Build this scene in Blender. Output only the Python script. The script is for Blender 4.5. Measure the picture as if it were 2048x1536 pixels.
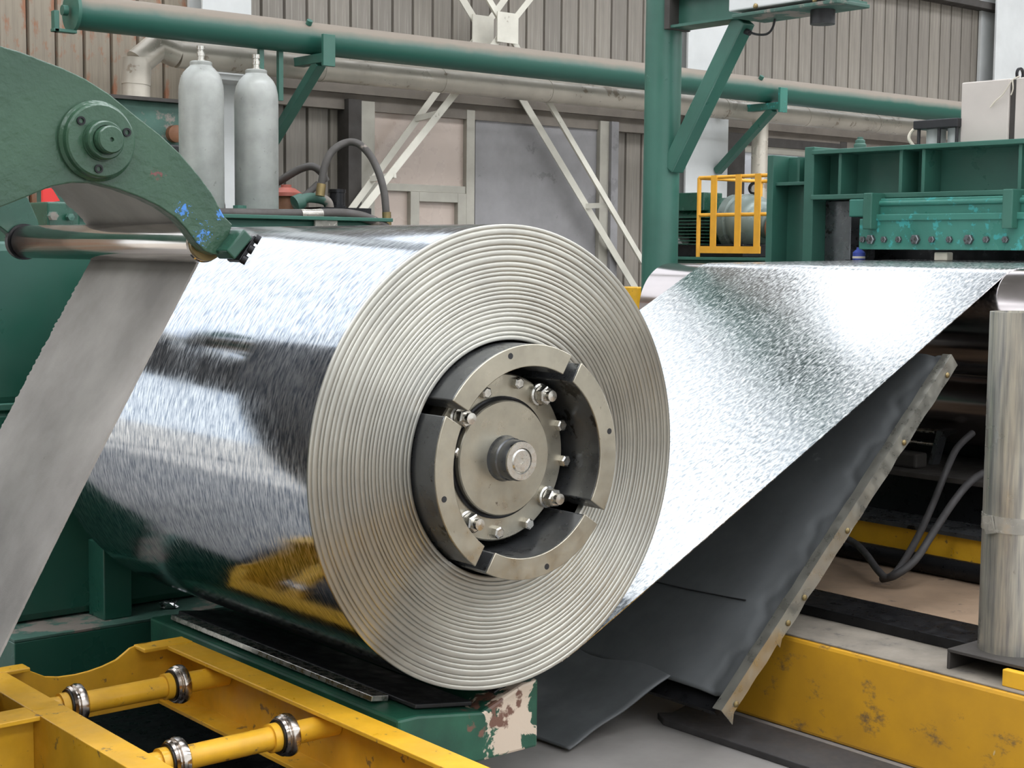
import bpy, bmesh, math, random
from mathutils import Vector, Matrix
random.seed(7)
SC = bpy.context.scene
COL = SC.collection
for o in list(bpy.data.objects):
    bpy.data.objects.remove(o)

# ---------------------------------------------------------------- camera
YAW, PITCH, ROLL = math.radians(39.9), math.radians(5.01), math.radians(0.57)
v_ = Vector((math.sin(YAW) * math.cos(PITCH), math.cos(YAW) * math.cos(PITCH), -math.sin(PITCH)))
r_ = Vector((math.cos(YAW), -math.sin(YAW), 0))
u_ = r_.cross(v_)
r2 = r_ * math.cos(ROLL) + u_ * math.sin(ROLL)
u2 = u_ * math.cos(ROLL) - r_ * math.sin(ROLL)
cam_d = bpy.data.cameras.new('camera')
cam = bpy.data.objects.new('camera', cam_d)
COL.objects.link(cam)
cam.matrix_world = Matrix(((r2.x, u2.x, -v_.x, 0), (r2.y, u2.y, -v_.y, 0), (r2.z, u2.z, -v_.z, 1.5), (0, 0, 0, 1)))
cam_d.sensor_width = 36
cam_d.lens = 3030 / 2048 * 36
cam_d.clip_end = 200
SC.camera = cam

# ---------------------------------------------------------------- world, sun, exposure
W = bpy.data.worlds.new('world')
SC.world = W
W.use_nodes = True
W.node_tree.nodes['Background'].inputs[0].default_value = (0.92, 0.965, 1.0, 1)
W.node_tree.nodes['Background'].inputs[1].default_value = 1.5
sun_d = bpy.data.lights.new('sun', 'SUN')
sun_d.energy = 13.0
sun_d.angle = math.radians(1.5)
sun_d.color = (1.0, 0.96, 0.88)
sun = bpy.data.objects.new('sun', sun_d)
COL.objects.link(sun)
sun.rotation_euler = Vector((0.76, 0.10, -0.64)).to_track_quat('-Z', 'Y').to_euler()
VS = SC.view_settings
VS.view_transform = 'Standard'
VS.look = 'None'
VS.gamma = 1.0
VS.use_curve_mapping = False
VS.exposure = 0.08
SKYLIGHT = 6.5        # glow of the translucent roof sheets
BAND = 1.12           # glow of the clerestory panes

# ---------------------------------------------------------------- materials
def lin(c):
    def f(x):
        x /= 255.0
        return x / 12.92 if x <= 0.04045 else ((x + 0.055) / 1.055) ** 2.4
    return (f(c[0]), f(c[1]), f(c[2]), 1)

class NT:
    def __init__(s, name):
        s.m = bpy.data.materials.new(name)
        s.m.use_nodes = True
        s.t = s.m.node_tree
        s.b = s.t.nodes['Principled BSDF']
        s.tc = s.t.nodes.new('ShaderNodeTexCoord')
    def n(s, kind, **kw):
        nd = s.t.nodes.new(kind)
        for k, v in kw.items():
            setattr(nd, k, v)
        return nd
    def l(s, a, b):
        s.t.links.new(a, b)
    def noise(s, scale, detail=4, rough=0.55, mapping=None, coord='Object', dist=0.0):
        nd = s.n('ShaderNodeTexNoise')
        nd.inputs['Scale'].default_value = scale
        nd.inputs['Detail'].default_value = detail
        nd.inputs['Roughness'].default_value = rough
        nd.inputs['Distortion'].default_value = dist
        src = s.tc.outputs[coord]
        if mapping:
            mp = s.n('ShaderNodeMapping')
            mp.inputs['Scale'].default_value = mapping
            s.l(src, mp.inputs[0])
            src = mp.outputs[0]
        s.l(src, nd.inputs['Vector'])
        return nd.outputs['Fac']
    def ramp(s, fac, lo, hi, a=0.0, b=1.0):
        mr = s.n('ShaderNodeMapRange')
        mr.inputs['From Min'].default_value = lo
        mr.inputs['From Max'].default_value = hi
        mr.inputs['To Min'].default_value = a
        mr.inputs['To Max'].default_value = b
        s.l(fac, mr.inputs['Value'])
        return mr.outputs[0]
    def mix(s, fac, a, b, mode='MIX'):
        mx = s.n('ShaderNodeMix', data_type='RGBA', blend_type=mode)
        if isinstance(fac, (int, float)):
            mx.inputs[0].default_value = fac
        else:
            s.l(fac, mx.inputs[0])
        for i, x in ((6, a), (7, b)):
            if isinstance(x, tuple):
                mx.inputs[i].default_value = x
            else:
                s.l(x, mx.inputs[i])
        return mx.outputs[2]
    def math(s, op, a, b=None):
        m = s.n('ShaderNodeMath', operation=op)
        for i, x in ((0, a), (1, b)):
            if x is None:
                continue
            if isinstance(x, (int, float)):
                m.inputs[i].default_value = x
            else:
                s.l(x, m.inputs[i])
        return m.outputs[0]
    def near(s, pt, r0, r1):
        d = s.n('ShaderNodeVectorMath', operation='DISTANCE')
        s.l(s.tc.outputs['Object'], d.inputs[0])
        d.inputs[1].default_value = pt
        return s.ramp(d.outputs['Value'], r0, r1, 1, 0)
    def bump(s, h, strength, dist=0.002):
        b = s.n('ShaderNodeBump')
        b.inputs['Strength'].default_value = strength
        b.inputs['Distance'].default_value = dist
        s.l(h, b.inputs['Height'])
        s.l(b.outputs[0], s.b.inputs['Normal'])
    def col(s, c):
        if isinstance(c, tuple):
            s.b.inputs['Base Color'].default_value = c
        else:
            s.l(c, s.b.inputs['Base Color'])

def dark(c, f):
    return (c[0] * f, c[1] * f, c[2] * f, 1)

def paint(name, rgb, rough=0.45, metal=0.0, var=0.35, scale=6, wear=None, wthr=0.62, wscale=14, bump=0.1, bscale=60, mapping=None, rvar=0.15):
    k = NT(name)
    c = lin(rgb)
    f = k.ramp(k.noise(scale, 6, 0.6, mapping), 0.35, 0.7)
    cc = k.mix(f, c, dark(c, 1 - var))
    if wear:
        w = k.ramp(k.noise(wscale, 6, 0.65), wthr, wthr + 0.04)
        cc = k.mix(w, cc, lin(wear))
    k.col(cc)
    k.b.inputs['Metallic'].default_value = metal
    k.l(k.ramp(k.noise(scale * 2.3, 4), 0.3, 0.7, max(rough - rvar, 0.05), min(rough + rvar, 1)), k.b.inputs['Roughness'])
    if bump:
        k.bump(k.noise(bscale, 3), bump)
    return k.m

def glow(name, rgb, strength):
    k = NT(name)
    k.b.inputs['Base Color'].default_value = (0.7, 0.7, 0.7, 1)
    k.b.inputs['Emission Color'].default_value = lin(rgb)
    k.b.inputs['Emission Strength'].default_value = strength
    return k.m

def galvanized(name, sx, sy, r_lo, r_hi, coord='UV', bump=0.25, c_lo=(176, 184, 192), c_hi=(228, 231, 233)):
    k = NT(name)
    f = k.noise(1.0, 3, 0.6, (sx, sy, sx), coord, 0.3)
    g = k.noise(1.0, 2, 0.5, (sx * 0.06, sy * 0.06, sx * 0.06), coord)
    k.col(k.mix(k.ramp(f, 0.35, 0.65), lin(c_lo), lin(c_hi)))
    k.b.inputs['Metallic'].default_value = 1.0
    rr = k.math('ADD', k.ramp(f, 0.3, 0.7, r_lo, r_hi), k.ramp(g, 0.3, 0.7, -0.03, 0.03))
    k.l(rr, k.b.inputs['Roughness'])
    k.bump(f, bump, 0.001)
    return k.m

MT = {}
MT['coil'] = galvanized('galvanized_wrap', 26, 120, 0.07, 0.19, bump=0.045, c_lo=(122, 133, 148), c_hi=(216, 221, 226))
MT['strip'] = galvanized('galvanized_strip', 42, 95, 0.12, 0.34, bump=0.24, c_lo=(152, 158, 162), c_hi=(244, 244, 242))
k = NT('coil_edge_steel')
k.col(k.mix(k.ramp(k.noise(5, 4), 0.35, 0.65), lin((190, 188, 178)), lin((174, 172, 164))))
k.b.inputs['Metallic'].default_value = 1.0
k.b.inputs['Roughness'].default_value = 0.38
k.b.inputs['Anisotropic'].default_value = 0.9
k.b.inputs['Anisotropic Rotation'].default_value = 0.25
tg = k.n('ShaderNodeTangent', direction_type='RADIAL', axis='Y')
k.l(tg.outputs[0], k.b.inputs['Tangent'])
MT['edge'] = k.m
MT['steel'] = paint('machined_steel', (178, 172, 156), 0.38, 0.85, 0.25, 9, (90, 82, 70), 0.66, 20, 0.05)
MT['steel_dark'] = paint('oiled_steel', (120, 122, 124), 0.32, 0.8, 0.35, 8, (60, 58, 54), 0.6, 12, 0.05)
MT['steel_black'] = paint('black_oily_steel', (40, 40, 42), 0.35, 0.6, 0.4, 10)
MT['bright'] = paint('bright_bolt_steel', (205, 202, 194), 0.28, 0.95, 0.2, 20, None)
MT['chrome'] = paint('chromed_roller', (212, 206, 200), 0.13, 1.0, 0.08, 3, None, bump=0, rvar=0.04)
MT['wheel'] = paint('worn_wheel_steel', (206, 196, 186), 0.22, 1.0, 0.35, 16, (120, 96, 84), 0.66, 18, bump=0)
MT['roll'] = paint('polished_roll', (188, 180, 178), 0.16, 1.0, 0.12, 2, None, bump=0, rvar=0.05)
MT['green'] = paint('green_machine_paint', (52, 98, 84), 0.42, 0, 0.25, 3, (86, 132, 118), 0.72, 9)
MT['green_deep'] = paint('deep_green_gloss_paint', (36, 78, 62), 0.25, 0, 0.3, 4, (28, 60, 48), 0.6, 7, 0.25, 25)
MT['green_body'] = paint('green_housing_paint', (34, 82, 68), 0.38, 0, 0.2, 2)
MT['green_dusty'] = paint('dusty_green_paint', (66, 100, 88), 0.6, 0, 0.4, 4, (120, 112, 104), 0.56, 5)
MT['teal'] = paint('teal_machine_paint', (56, 118, 104), 0.4, 0, 0.25, 4, (58, 142, 138), 0.57, 16)
MT['yellow'] = paint('yellow_frame_paint', (226, 172, 44), 0.42, 0, 0.25, 7, (136, 108, 60), 0.63, 22, 0.12)
MT['yellow_wire'] = paint('yellow_guard_paint', (226, 164, 48), 0.5, 0, 0.2, 6)
MT['silver_pipe'] = paint('pipe_cladding', (194, 186, 172), 0.38, 0.3, 0.25, 3, (140, 128, 112), 0.62, 6, 0.06)
MT['cylinder'] = paint('grey_bottle_paint', (158, 160, 155), 0.42, 0.15, 0.25, 9, (140, 140, 130), 0.7, 14, 0.05)
MT['white_steel'] = paint('white_column_paint', (202, 204, 202), 0.5, 0, 0.12, 3, (200, 190, 174), 0.7, 6)
MT['brace'] = paint('cream_brace_paint', (214, 210, 196), 0.55, 0, 0.2, 4, (150, 142, 128), 0.66, 8)
MT['concrete'] = paint('floor_concrete', (146, 142, 138), 0.55, 0, 0.35, 1.6, (112, 106, 100), 0.62, 3, 0.15, 40)
MT['ledge'] = paint('stained_concrete', (136, 114, 92), 0.8, 0, 0.35, 4, (92, 76, 62), 0.62, 10, 0.3, 50)
MT['curb_top'] = paint('dusty_curb_concrete', (134, 126, 114), 0.8, 0, 0.4, 7, (98, 92, 86), 0.6, 14, 0.3, 60)
MT['rubber'] = paint('black_rubber', (80, 83, 84), 0.62, 0, 0.22, 5, (104, 106, 108), 0.68, 6, 0.15, 25)
MT['mat'] = paint('worn_floor_mat', (58, 56, 56), 0.7, 0, 0.3, 9)
MT['fascia'] = paint('brown_grey_fascia', (118, 110, 100), 0.6, 0, 0.3, 4)
MT['motor'] = paint('motor_grey_green', (112, 124, 118), 0.35, 0.2, 0.25, 5)
MT['hose'] = paint('hose_rubber', (72, 68, 64), 0.6, 0, 0.3, 8, (128, 118, 108), 0.62, 6)
MT['black'] = paint('black_plastic', (34, 34, 36), 0.5, 0, 0.2, 8)
MT['grey_panel'] = paint('grey_sheet_panel', (140, 138, 138), 0.6, 0.1, 0.25, 3, (118, 116, 116), 0.6, 4)
MT['frame_grey'] = paint('grey_frame_metal', (168, 164, 152), 0.5, 0.2, 0.2, 4)
MT['dark_recess'] = paint('dark_recess_steel', (66, 62, 58), 0.7, 0.1, 0.3, 4)
MT['glass'] = paint('dusty_pink_glazing', (182, 166, 154), 0.3, 0, 0.1, 2, None, bump=0)
MT['glass_pale'] = paint('dusty_pale_glazing', (196, 198, 202), 0.3, 0, 0.08, 2, None, bump=0)
MT['cabinet'] = paint('cabinet_grey_paint', (188, 180, 172), 0.5, 0, 0.12, 3)
MT['red'] = paint('red_sign_paint', (214, 46, 42), 0.5, 0, 0.1, 4)
MT['red_cap'] = paint('faded_red_paint', (168, 92, 78), 0.6, 0, 0.3, 9)
MT['rust'] = paint('rusty_brown_metal', (128, 88, 62), 0.7, 0.2, 0.4, 10)
MT['brass'] = paint('dull_brass', (150, 132, 92), 0.4, 0.8, 0.3, 12)
MT['tape'] = paint('clear_packing_tape', (172, 168, 158), 0.2, 0.4, 0.35, 22, None, bump=0.5, bscale=40)
MT['foil'] = paint('crumpled_foil', (200, 200, 200), 0.2, 1.0, 0.2, 30, None, bump=0.8, bscale=80)
MT['cloth'] = paint('white_cord_fibre', (222, 214, 196), 0.8)
MT['blue'] = paint('blue_plastic', (60, 80, 170), 0.5)
MT['sky_pane'] = glow('clerestory_daylight', (236, 244, 255), BAND)
MT['roof_pane'] = glow('translucent_roof_sheet', (246, 249, 255), SKYLIGHT)
MT['roof'] = paint('roof_sheet', (150, 150, 146), 0.6, 0.1, 0.2, 1)
MT['belt_in'] = None

# belt: grey woven conveyor belt with rubbed dirt
k = NT('grey_woven_belt')
f = k.noise(4, 7, 0.6)
w = k.noise(420, 1)
c = k.mix(k.ramp(f, 0.32, 0.7), lin((152, 147, 141)), lin((122, 117, 112)))
k.col(k.mix(k.ramp(k.noise(16, 5, 0.7, None, 'Object', 0.6), 0.70, 0.76), c, lin((70, 64, 60))))
k.b.inputs['Roughness'].default_value = 0.75
k.bump(w, 0.25, 0.001)
MT['belt'] = k.m

# arm: green gloss paint with blue chips and a red patch that show older coats
k = NT('green_arm_paint_chipped')
c = k.mix(k.ramp(k.noise(4, 6), 0.35, 0.7), lin((52, 82, 62)), lin((40, 68, 52)))
nz = k.noise(85, 7, 0.7, None, 'Object', 0.6)
mb = k.math('ADD', k.math('MAXIMUM', k.near((1.708, 3.165, 1.53), 0.01, 0.085), k.near((1.657, 3.165, 1.585), 0.01, 0.06)), k.near((1.765, 3.165, 1.585), 0.01, 0.035))
mb = k.math('MULTIPLY', mb, 0.44)
c = k.mix(k.ramp(k.math('ADD', nz, mb), 0.93, 0.96), c, lin((64, 124, 196)))
mr = k.math('ADD', nz, k.math('MULTIPLY', k.near((1.597, 3.15, 1.668), 0.0, 0.055), 0.75))
c = k.mix(k.ramp(mr, 1.0, 1.08), c, lin((108, 62, 60)))
k.col(c)
k.b.inputs['Roughness'].default_value = 0.28
k.bump(k.noise(45, 3), 0.5, 0.006)
MT['arm'] = k.m

# saddle: dark green, flaked down to a cream primer and rust on the end plate
k = NT('flaked_saddle_paint')
c = k.mix(k.ramp(k.noise(6, 6), 0.35, 0.7), lin((38, 88, 68)), lin((26, 62, 50)))
nz = k.noise(11, 7, 0.62, None, 'Object', 0.8)
m1 = k.math('ADD', nz, k.math('MULTIPLY', k.near((2.57, 3.05, 0.25), 0.02, 0.20), 0.42))
c = k.mix(k.ramp(m1, 0.735, 0.755), c, lin((196, 180, 162)))
m2 = k.math('ADD', k.noise(23, 6), k.math('MULTIPLY', k.near((2.50, 3.05, 0.32), 0.0, 0.16), 0.4))
c = k.mix(k.ramp(m2, 0.74, 0.80), c, lin((108, 78, 66)))
k.col(c)
k.b.inputs['Roughness'].default_value = 0.36
k.bump(nz, 0.5, 0.003)
MT['saddle'] = k.m

# curb: yellow paint with brown dirt rising in patches
k = NT('scuffed_yellow_curb')
c = k.mix(k.ramp(k.noise(3, 6), 0.35, 0.7), lin((206, 154, 34)), lin((176, 130, 36)))
c = k.mix(k.ramp(k.noise(9, 7, 0.75, (1, 1, 1.6)), 0.57, 0.68), c, lin((116, 92, 62)))
c = k.mix(k.ramp(k.noise(22, 3, 0.5, (1, 1, 0.35)), 0.71, 0.73), c, lin((226, 214, 180)))
k.col(c)
k.b.inputs['Roughness'].default_value = 0.5
k.bump(k.noise(40, 4), 0.2)
MT['curb'] = k.m

# cladding: weathered beige sheet, tone differs sheet by sheet, streaks run down it
k = NT('weathered_cladding')
oi = k.n('ShaderNodeObjectInfo')
c = k.mix(oi.outputs['Random'], lin((138, 131, 120)), lin((120, 114, 105)))
c = k.mix(k.ramp(k.noise(3, 6, 0.65, (9, 9, 0.5)), 0.42, 0.72, 0, 0.75), c, lin((100, 94, 86)))
c = k.mix(k.ramp(k.noise(5, 5, 0.6, (14, 14, 0.35)), 0.58, 0.7, 0, 0.5), c, lin((164, 162, 153)))
k.col(c)
k.b.inputs['Roughness'].default_value = 0.6
MT['clad'] = k.m
k = NT('rust_stained_cladding')
c = k.mix(k.ramp(k.noise(3, 6, 0.65, (9, 9, 0.5)), 0.42, 0.72), lin((142, 132, 116)), lin((116, 107, 94)))
c = k.mix(k.ramp(k.noise(2.2, 6, 0.65, (2.2, 2.2, 0.9)), 0.50, 0.56), c, lin((142, 98, 72)))
k.col(c)
k.b.inputs['Roughness'].default_value = 0.65
MT['clad_rust'] = k.m

# green overhead pipe: dust lies on it as a grey-brown coat on the upper half (settled dirt)
k = NT('dusty_green_pipe')
ge = k.n('ShaderNodeNewGeometry')
sp = k.n('ShaderNodeSeparateXYZ')
k.l(ge.outputs['Normal'], sp.inputs[0])
d = k.math('ADD', sp.outputs['Z'], k.math('MULTIPLY', k.noise(7, 5), 0.35))
k.col(k.mix(k.ramp(d, 0.22, 0.75), lin((36, 84, 72)), lin((132, 122, 110))))
k.l(k.ramp(d, 0.22, 0.75, 0.35, 0.8), k.b.inputs['Roughness'])
MT['dusty_pipe'] = k.m

# pillar: bright drawn tube with vertical streaks
k = NT('streaked_steel_tube')
c = k.mix(k.ramp(k.noise(6, 5, 0.6, (14, 14, 0.8)), 0.35, 0.7), lin((196, 190, 174)), lin((140, 138, 136)))
c = k.mix(k.ramp(k.noise(10, 5, 0.6, (3, 3, 1)), 0.68, 0.74), c, lin((96, 84, 74)))
k.col(c)
k.b.inputs['Metallic'].default_value = 0.75
k.l(k.ramp(k.noise(8, 3), 0.3, 0.7, 0.25, 0.5), k.b.inputs['Roughness'])
MT['tube'] = k.m

# ---------------------------------------------------------------- mesh helpers
class MB:
    def __init__(s):
        s.v = []
        s.f = []
    def add(s, vs, fs):
        o = len(s.v)
        s.v += [tuple(x) for x in vs]
        s.f += [tuple(i + o for i in f) for f in fs]
        return s
    def box(s, x0, x1, y0, y1, z0, z1):
        vs = [(x, y, z) for z in (z0, z1) for y in (y0, y1) for x in (x0, x1)]
        return s.add(vs, [(0, 2, 3, 1), (4, 5, 7, 6), (0, 1, 5, 4), (2, 6, 7, 3), (0, 4, 6, 2), (1, 3, 7, 5)])
    def frame(s, p0, p1, up=None):
        p0, p1 = Vector(p0), Vector(p1)
        d = (p1 - p0).normalized()
        up = Vector(up) if up else (Vector((0, 0, 1)) if abs(d.z) < 0.95 else Vector((1, 0, 0)))
        a = d.cross(up).normalized()
        b = a.cross(d).normalized()
        return p0, p1, d, a, b
    def bar(s, p0, p1, w, h, up=None):
        p0, p1, d, a, b = s.frame(p0, p1, up)
        vs = [p + a * (i * w / 2) + b * (j * h / 2) for p in (p0, p1) for i, j in ((-1, -1), (1, -1), (1, 1), (-1, 1))]
        return s.add(vs, [(0, 1, 2, 3), (7, 6, 5, 4), (0, 4, 5, 1), (1, 5, 6, 2), (2, 6, 7, 3), (3, 7, 4, 0)])
    def lathe(s, p0, axis, prof, n=24, a0=0.0):
        # prof: (radius, distance along axis)
        p0, _, d, a, b = s.frame(p0, Vector(p0) + Vector(axis))
        vs, fs = [], []
        for r, h in prof:
            for i in range(n):
                t = a0 + 2 * math.pi * i / n
                vs.append(p0 + d * h + (a * math.cos(t) + b * math.sin(t)) * r)
        for j in range(len(prof) - 1):
            for i in range(n):
                q = (i + 1) % n
                fs.append((j * n + i, j * n + q, (j + 1) * n + q, (j + 1) * n + i))
        if prof[0][0] > 1e-6:
            fs.append(tuple(reversed(range(n))))
        if prof[-1][0] > 1e-6:
            fs.append(tuple((len(prof) - 1) * n + i for i in range(n)))
        return s.add(vs, fs)
    def ring(s, p0, axis, prof, n=48):
        # closed profile swept round the axis
        p0, _, d, a, b = s.frame(p0, Vector(p0) + Vector(axis))
        vs, fs = [], []
        m = len(prof)
        for r, h in prof:
            for i in range(n):
                t = 2 * math.pi * i / n
                vs.append(p0 + d * h + (a * math.cos(t) + b * math.sin(t)) * r)
        for j in range(m):
            for i in range(n):
                q = (i + 1) % n
                j2 = (j + 1) % m
                fs.append((j * n + i, j * n + q, j2 * n + q, j2 * n + i))
        return s.add(vs, fs)
    def cyl(s, p0, p1, r, n=24, r1=None):
        L = (Vector(p1) - Vector(p0)).length
        return s.lathe(p0, Vector(p1) - Vector(p0), [(r, 0), (r if r1 is None else r1, L)], n)
    def tube(s, pts, r, n=12, res=6):
        pts = [Vector(p) for p in pts]
        P = []
        for i in range(len(pts) - 1):
            a = pts[max(i - 1, 0)]; b = pts[i]; c = pts[i + 1]; d = pts[min(i + 2, len(pts) - 1)]
            for q in range(res):
                t = q / res
                P.append(0.5 * ((2 * b) + (c - a) * t + (2 * a - 5 * b + 4 * c - d) * t * t + (3 * b - a - 3 * c + d) * t ** 3))
        P.append(pts[-1])
        vs, fs = [], []
        ref = Vector((0.31, 0.2, 0.93))
        for i, p in enumerate(P):
            d = (P[min(i + 1, len(P) - 1)] - P[max(i - 1, 0)]).normalized()
            a = d.cross(ref).normalized()
            b = a.cross(d)
            ref = b
            for q in range(n):
                t = 2 * math.pi * q / n
                vs.append(p + (a * math.cos(t) + b * math.sin(t)) * r)
        for j in range(len(P) - 1):
            for i in range(n):
                q = (i + 1) % n
                fs.append((j * n + i, j * n + q, (j + 1) * n + q, (j + 1) * n + i))
        fs.append(tuple(reversed(range(n))))
        fs.append(tuple((len(P) - 1) * n + i for i in range(n)))
        return s.add(vs, fs)
    def prism(s, pts, axis, a0, a1):
        # pts: polygon in the plane across the axis ('X': (y,z), 'Y': (x,z), 'Z': (x,y))
        def mk(p, a):
            return {'X': (a, p[0], p[1]), 'Y': (p[0], a, p[1]), 'Z': (p[0], p[1], a)}[axis]
        n = len(pts)
        vs = [mk(p, a0) for p in pts] + [mk(p, a1) for p in pts]
        fs = [tuple(range(n)), tuple(reversed(range(n, 2 * n)))]
        fs += [(i, i + n, (i + 1) % n + n, (i + 1) % n) for i in range(n)]
        return s.add(vs, fs)
    def mesh(s, name, smooth=True, angle=35):
        me = bpy.data.meshes.new(name)
        me.from_pydata(s.v, [], s.f)
        bm = bmesh.new()
        bm.from_mesh(me)
        bmesh.ops.recalc_face_normals(bm, faces=bm.faces)
        bm.to_mesh(me)
        bm.free()
        if smooth:
            me.shade_smooth()
            me.set_sharp_from_angle(angle=math.radians(angle))
        return me
    def build(s, name, mat, parent=None, smooth=True, bevel=0, angle=35):
        return put(name, s.mesh(name, smooth, angle), mat, parent, bevel=bevel)

def put(name, me, mat, parent=None, loc=(0, 0, 0), rot=None, bevel=0):
    if mat and not me.materials:
        me.materials.append(MT[mat])
    o = bpy.data.objects.new(name, me)
    COL.objects.link(o)
    o.location = loc
    if rot:
        o.rotation_euler = rot
    if parent:
        o.parent = parent
        o.matrix_parent_inverse = Matrix.Translation(-root_loc(parent))
    if bevel:
        b = o.modifiers.new('bevel', 'BEVEL')
        b.width = bevel
        b.segments = 2
        b.limit_method = 'ANGLE'
    return o

def root_loc(o):
    return o.location.copy()

def thing(name, label, cat, loc, group=None):
    o = bpy.data.objects.new(name, None)
    COL.objects.link(o)
    o.location = loc
    o.empty_display_size = 0.1
    return tag(o, label, cat, group)

def tag(o, label, cat, group=None):
    o['label'] = label
    o['category'] = cat
    if group:
        o['group'] = group
    return o

def struct(o, label=None):
    o['kind'] = 'structure'
    if label:
        o['label'] = label
    return o

def hexnut(r, h, hole=True):
    return MB().lathe((0, 0, 0), (0, -1, 0), [(r, 0), (r, h * 0.85), (r * 0.86, h)], 6)

# ================================================================ the hall
fl = struct(MB().box(-16, 26, -16, 30, -0.2, 0).build('floor', 'concrete', None, False), 'grey stained concrete floor')

wb = struct(MB().box(0.2, 4.85, 9.26, 9.36, 0, 3.36).box(4.85, 22, 9.26, 9.36, 0, 4.12).box(-6, -2.4, 9.26, 9.36, 0, 3.36).box(-2.4, 0.2, 9.26, 9.36, 2.35, 3.36).build('wall_back', 'dark_recess', None, False), 'weathered beige sheet metal wall behind the machines')
PITCHX = 0.183
pm = MB()
pts = [(0.004, 0.03), (0.012, 0.0), (0.085, 0.003), (0.172, 0.0), (0.179, 0.03)]
pm.prism(pts, 'Z', 0.0, 4.05)
panel_me = pm.mesh('cladding_panel', False)
panel_rust = MB().prism(pts, 'Z', 0.0, 3.29).mesh('cladding_panel', False)
i = 0
x = 0.3
while x < 21.5:
    if x < 4.7:
        put('cladding_panel', panel_rust, 'clad_rust', wb, (x, 9.2, 0.02))
    else:
        put('cladding_panel', panel_me, 'clad', wb, (x, 9.2, 0.02))
    x += PITCHX
struct(MB().box(4.85, 22, 9.05, 9.26, 4.03, 4.10).build('trim_1', 'dark_recess', None, False, 0.004), 'grey ledge rail along the top of the back wall')
# clerestory above the wall
def clerestory(n, x0, x1, z0):
    w = struct(MB().box(x0, x1, 9.20, 9.26, z0, z0 + 0.08).box(x0, x1, 9.20, 9.26, 7.02, 7.1).box(x0, x0 + 0.06, 9.2, 9.26, z0 + 0.08, 7.02).box(x1 - 0.06, x1, 9.2, 9.26, z0 + 0.08, 7.02).build('window_%d' % n, 'frame_grey', None, False), 'clerestory window high in the back wall')
    m = max(1, int(round((x1 - x0) / 1.1)))
    dx = (x1 - x0 - 0.12) / m
    for q in range(m):
        MB().box(x0 + 0.06 + q * dx + 0.02, x0 + 0.06 + (q + 1) * dx - 0.02, 9.225, 9.235, z0 + 0.1, 7.0).build('window_pane', 'sky_pane', w, False)
for n, (a, b, c) in enumerate(((-5.6, -0.2, 3.36), (0.0, 4.82, 3.36), (5.2, 7.35, 4.1), (8.55, 13.9, 4.1), (14.7, 19.0, 4.1))):
    clerestory(n + 1, a, b, c)
struct(MB().box(-6, 22, 9.24, 9.36, 7.1, 7.2).box(4.82, 5.2, 9.2, 9.3, 4.1, 7.1).box(7.35, 8.55, 9.2, 9.3, 4.1, 7.1).box(13.9, 14.7, 9.2, 9.3, 4.1, 7.1).build('wall_back_upper', 'clad', None, False), 'piers between the clerestory windows')
struct(MB().box(-6.2, -6, -7, 3.6, 0, 7.2).box(-6.2, -6, 3.6, 9.36, 5.0, 7.2).box(-6.2, -6, 8.7, 9.36, 0, 5.0).build('wall_left', 'clad', None, False), 'side wall with a tall open doorway')
struct(MB().box(22, 22.2, -7, 9.36, 0, 7.2).build('wall_right', 'clad', None, False), 'far side wall of the hall')
# roof of opaque sheets with translucent strips between
roof = MB()
ys = [-7.0, -5.6, -3.6, -1.2, 0.8, 3.2, 5.2, 7.6, 9.4]
for j in range(0, len(ys) - 1, 2):
    roof.box(-6.2, 22.2, ys[j], ys[j + 1], 7.2, 7.3)
struct(roof.build('ceiling', 'roof', None, False), 'roof of metal sheets')
for n, j in enumerate(range(1, len(ys) - 1, 2)):
    struct(MB().box(-6.2, 22.2, ys[j], ys[j + 1], 7.22, 7.26).build('window_%d' % (n + 6), 'sky_pane' if j == 7 else 'roof_pane', None, False), 'translucent roof light strip')
for q in range(8):
    x_ = -4.5 + 3.2 * q
    struct(MB().box(x_, x_ + 0.75, 8.4, 9.1, 7.17, 7.215).build('window_%d' % (q + 10), 'roof_pane', None, False), 'clear square rooflight')

# columns
def column(x0, x1, y0, lab):
    t = thing('steel_column', lab, 'column', ((x0 + x1) / 2, 9.05, 0), 'building columns')
    MB().box(x0, x1, y0, y0 + 0.02, 0, 7.2).build('flange', 'white_steel', t, False)
    MB().box(x0, x1, 9.16, 9.19, 0, 7.2).build('flange', 'white_steel', t, False)
    MB().box((x0 + x1) / 2 - 0.01, (x0 + x1) / 2 + 0.01, y0 + 0.02, 9.16, 0, 7.2).build('web', 'white_steel', t, False)
    return t
column(4.86, 5.22, 8.98, 'white steel column behind the two grey gas cylinders')
column(9.40, 9.92, 8.98, 'white steel column behind the green diagonal brace')
column(13.95, 14.7, 8.98, 'white steel column at the right edge beyond the cabinet')

# fascia beam and openings under the silver pipe
fb = thing('fascia_beam', 'dark grey ledge beam running along the wall under the silver pipe', 'beam', (9, 9.1, 2.5))
MB().box(5.3, 13.9, 9.06, 9.19, 2.60, 2.67).build('top_plate', 'fascia', fb, False)
MB().box(5.3, 13.9, 9.105, 9.19, 2.49, 2.60).build('face_plate', 'fascia', fb, False)

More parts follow.
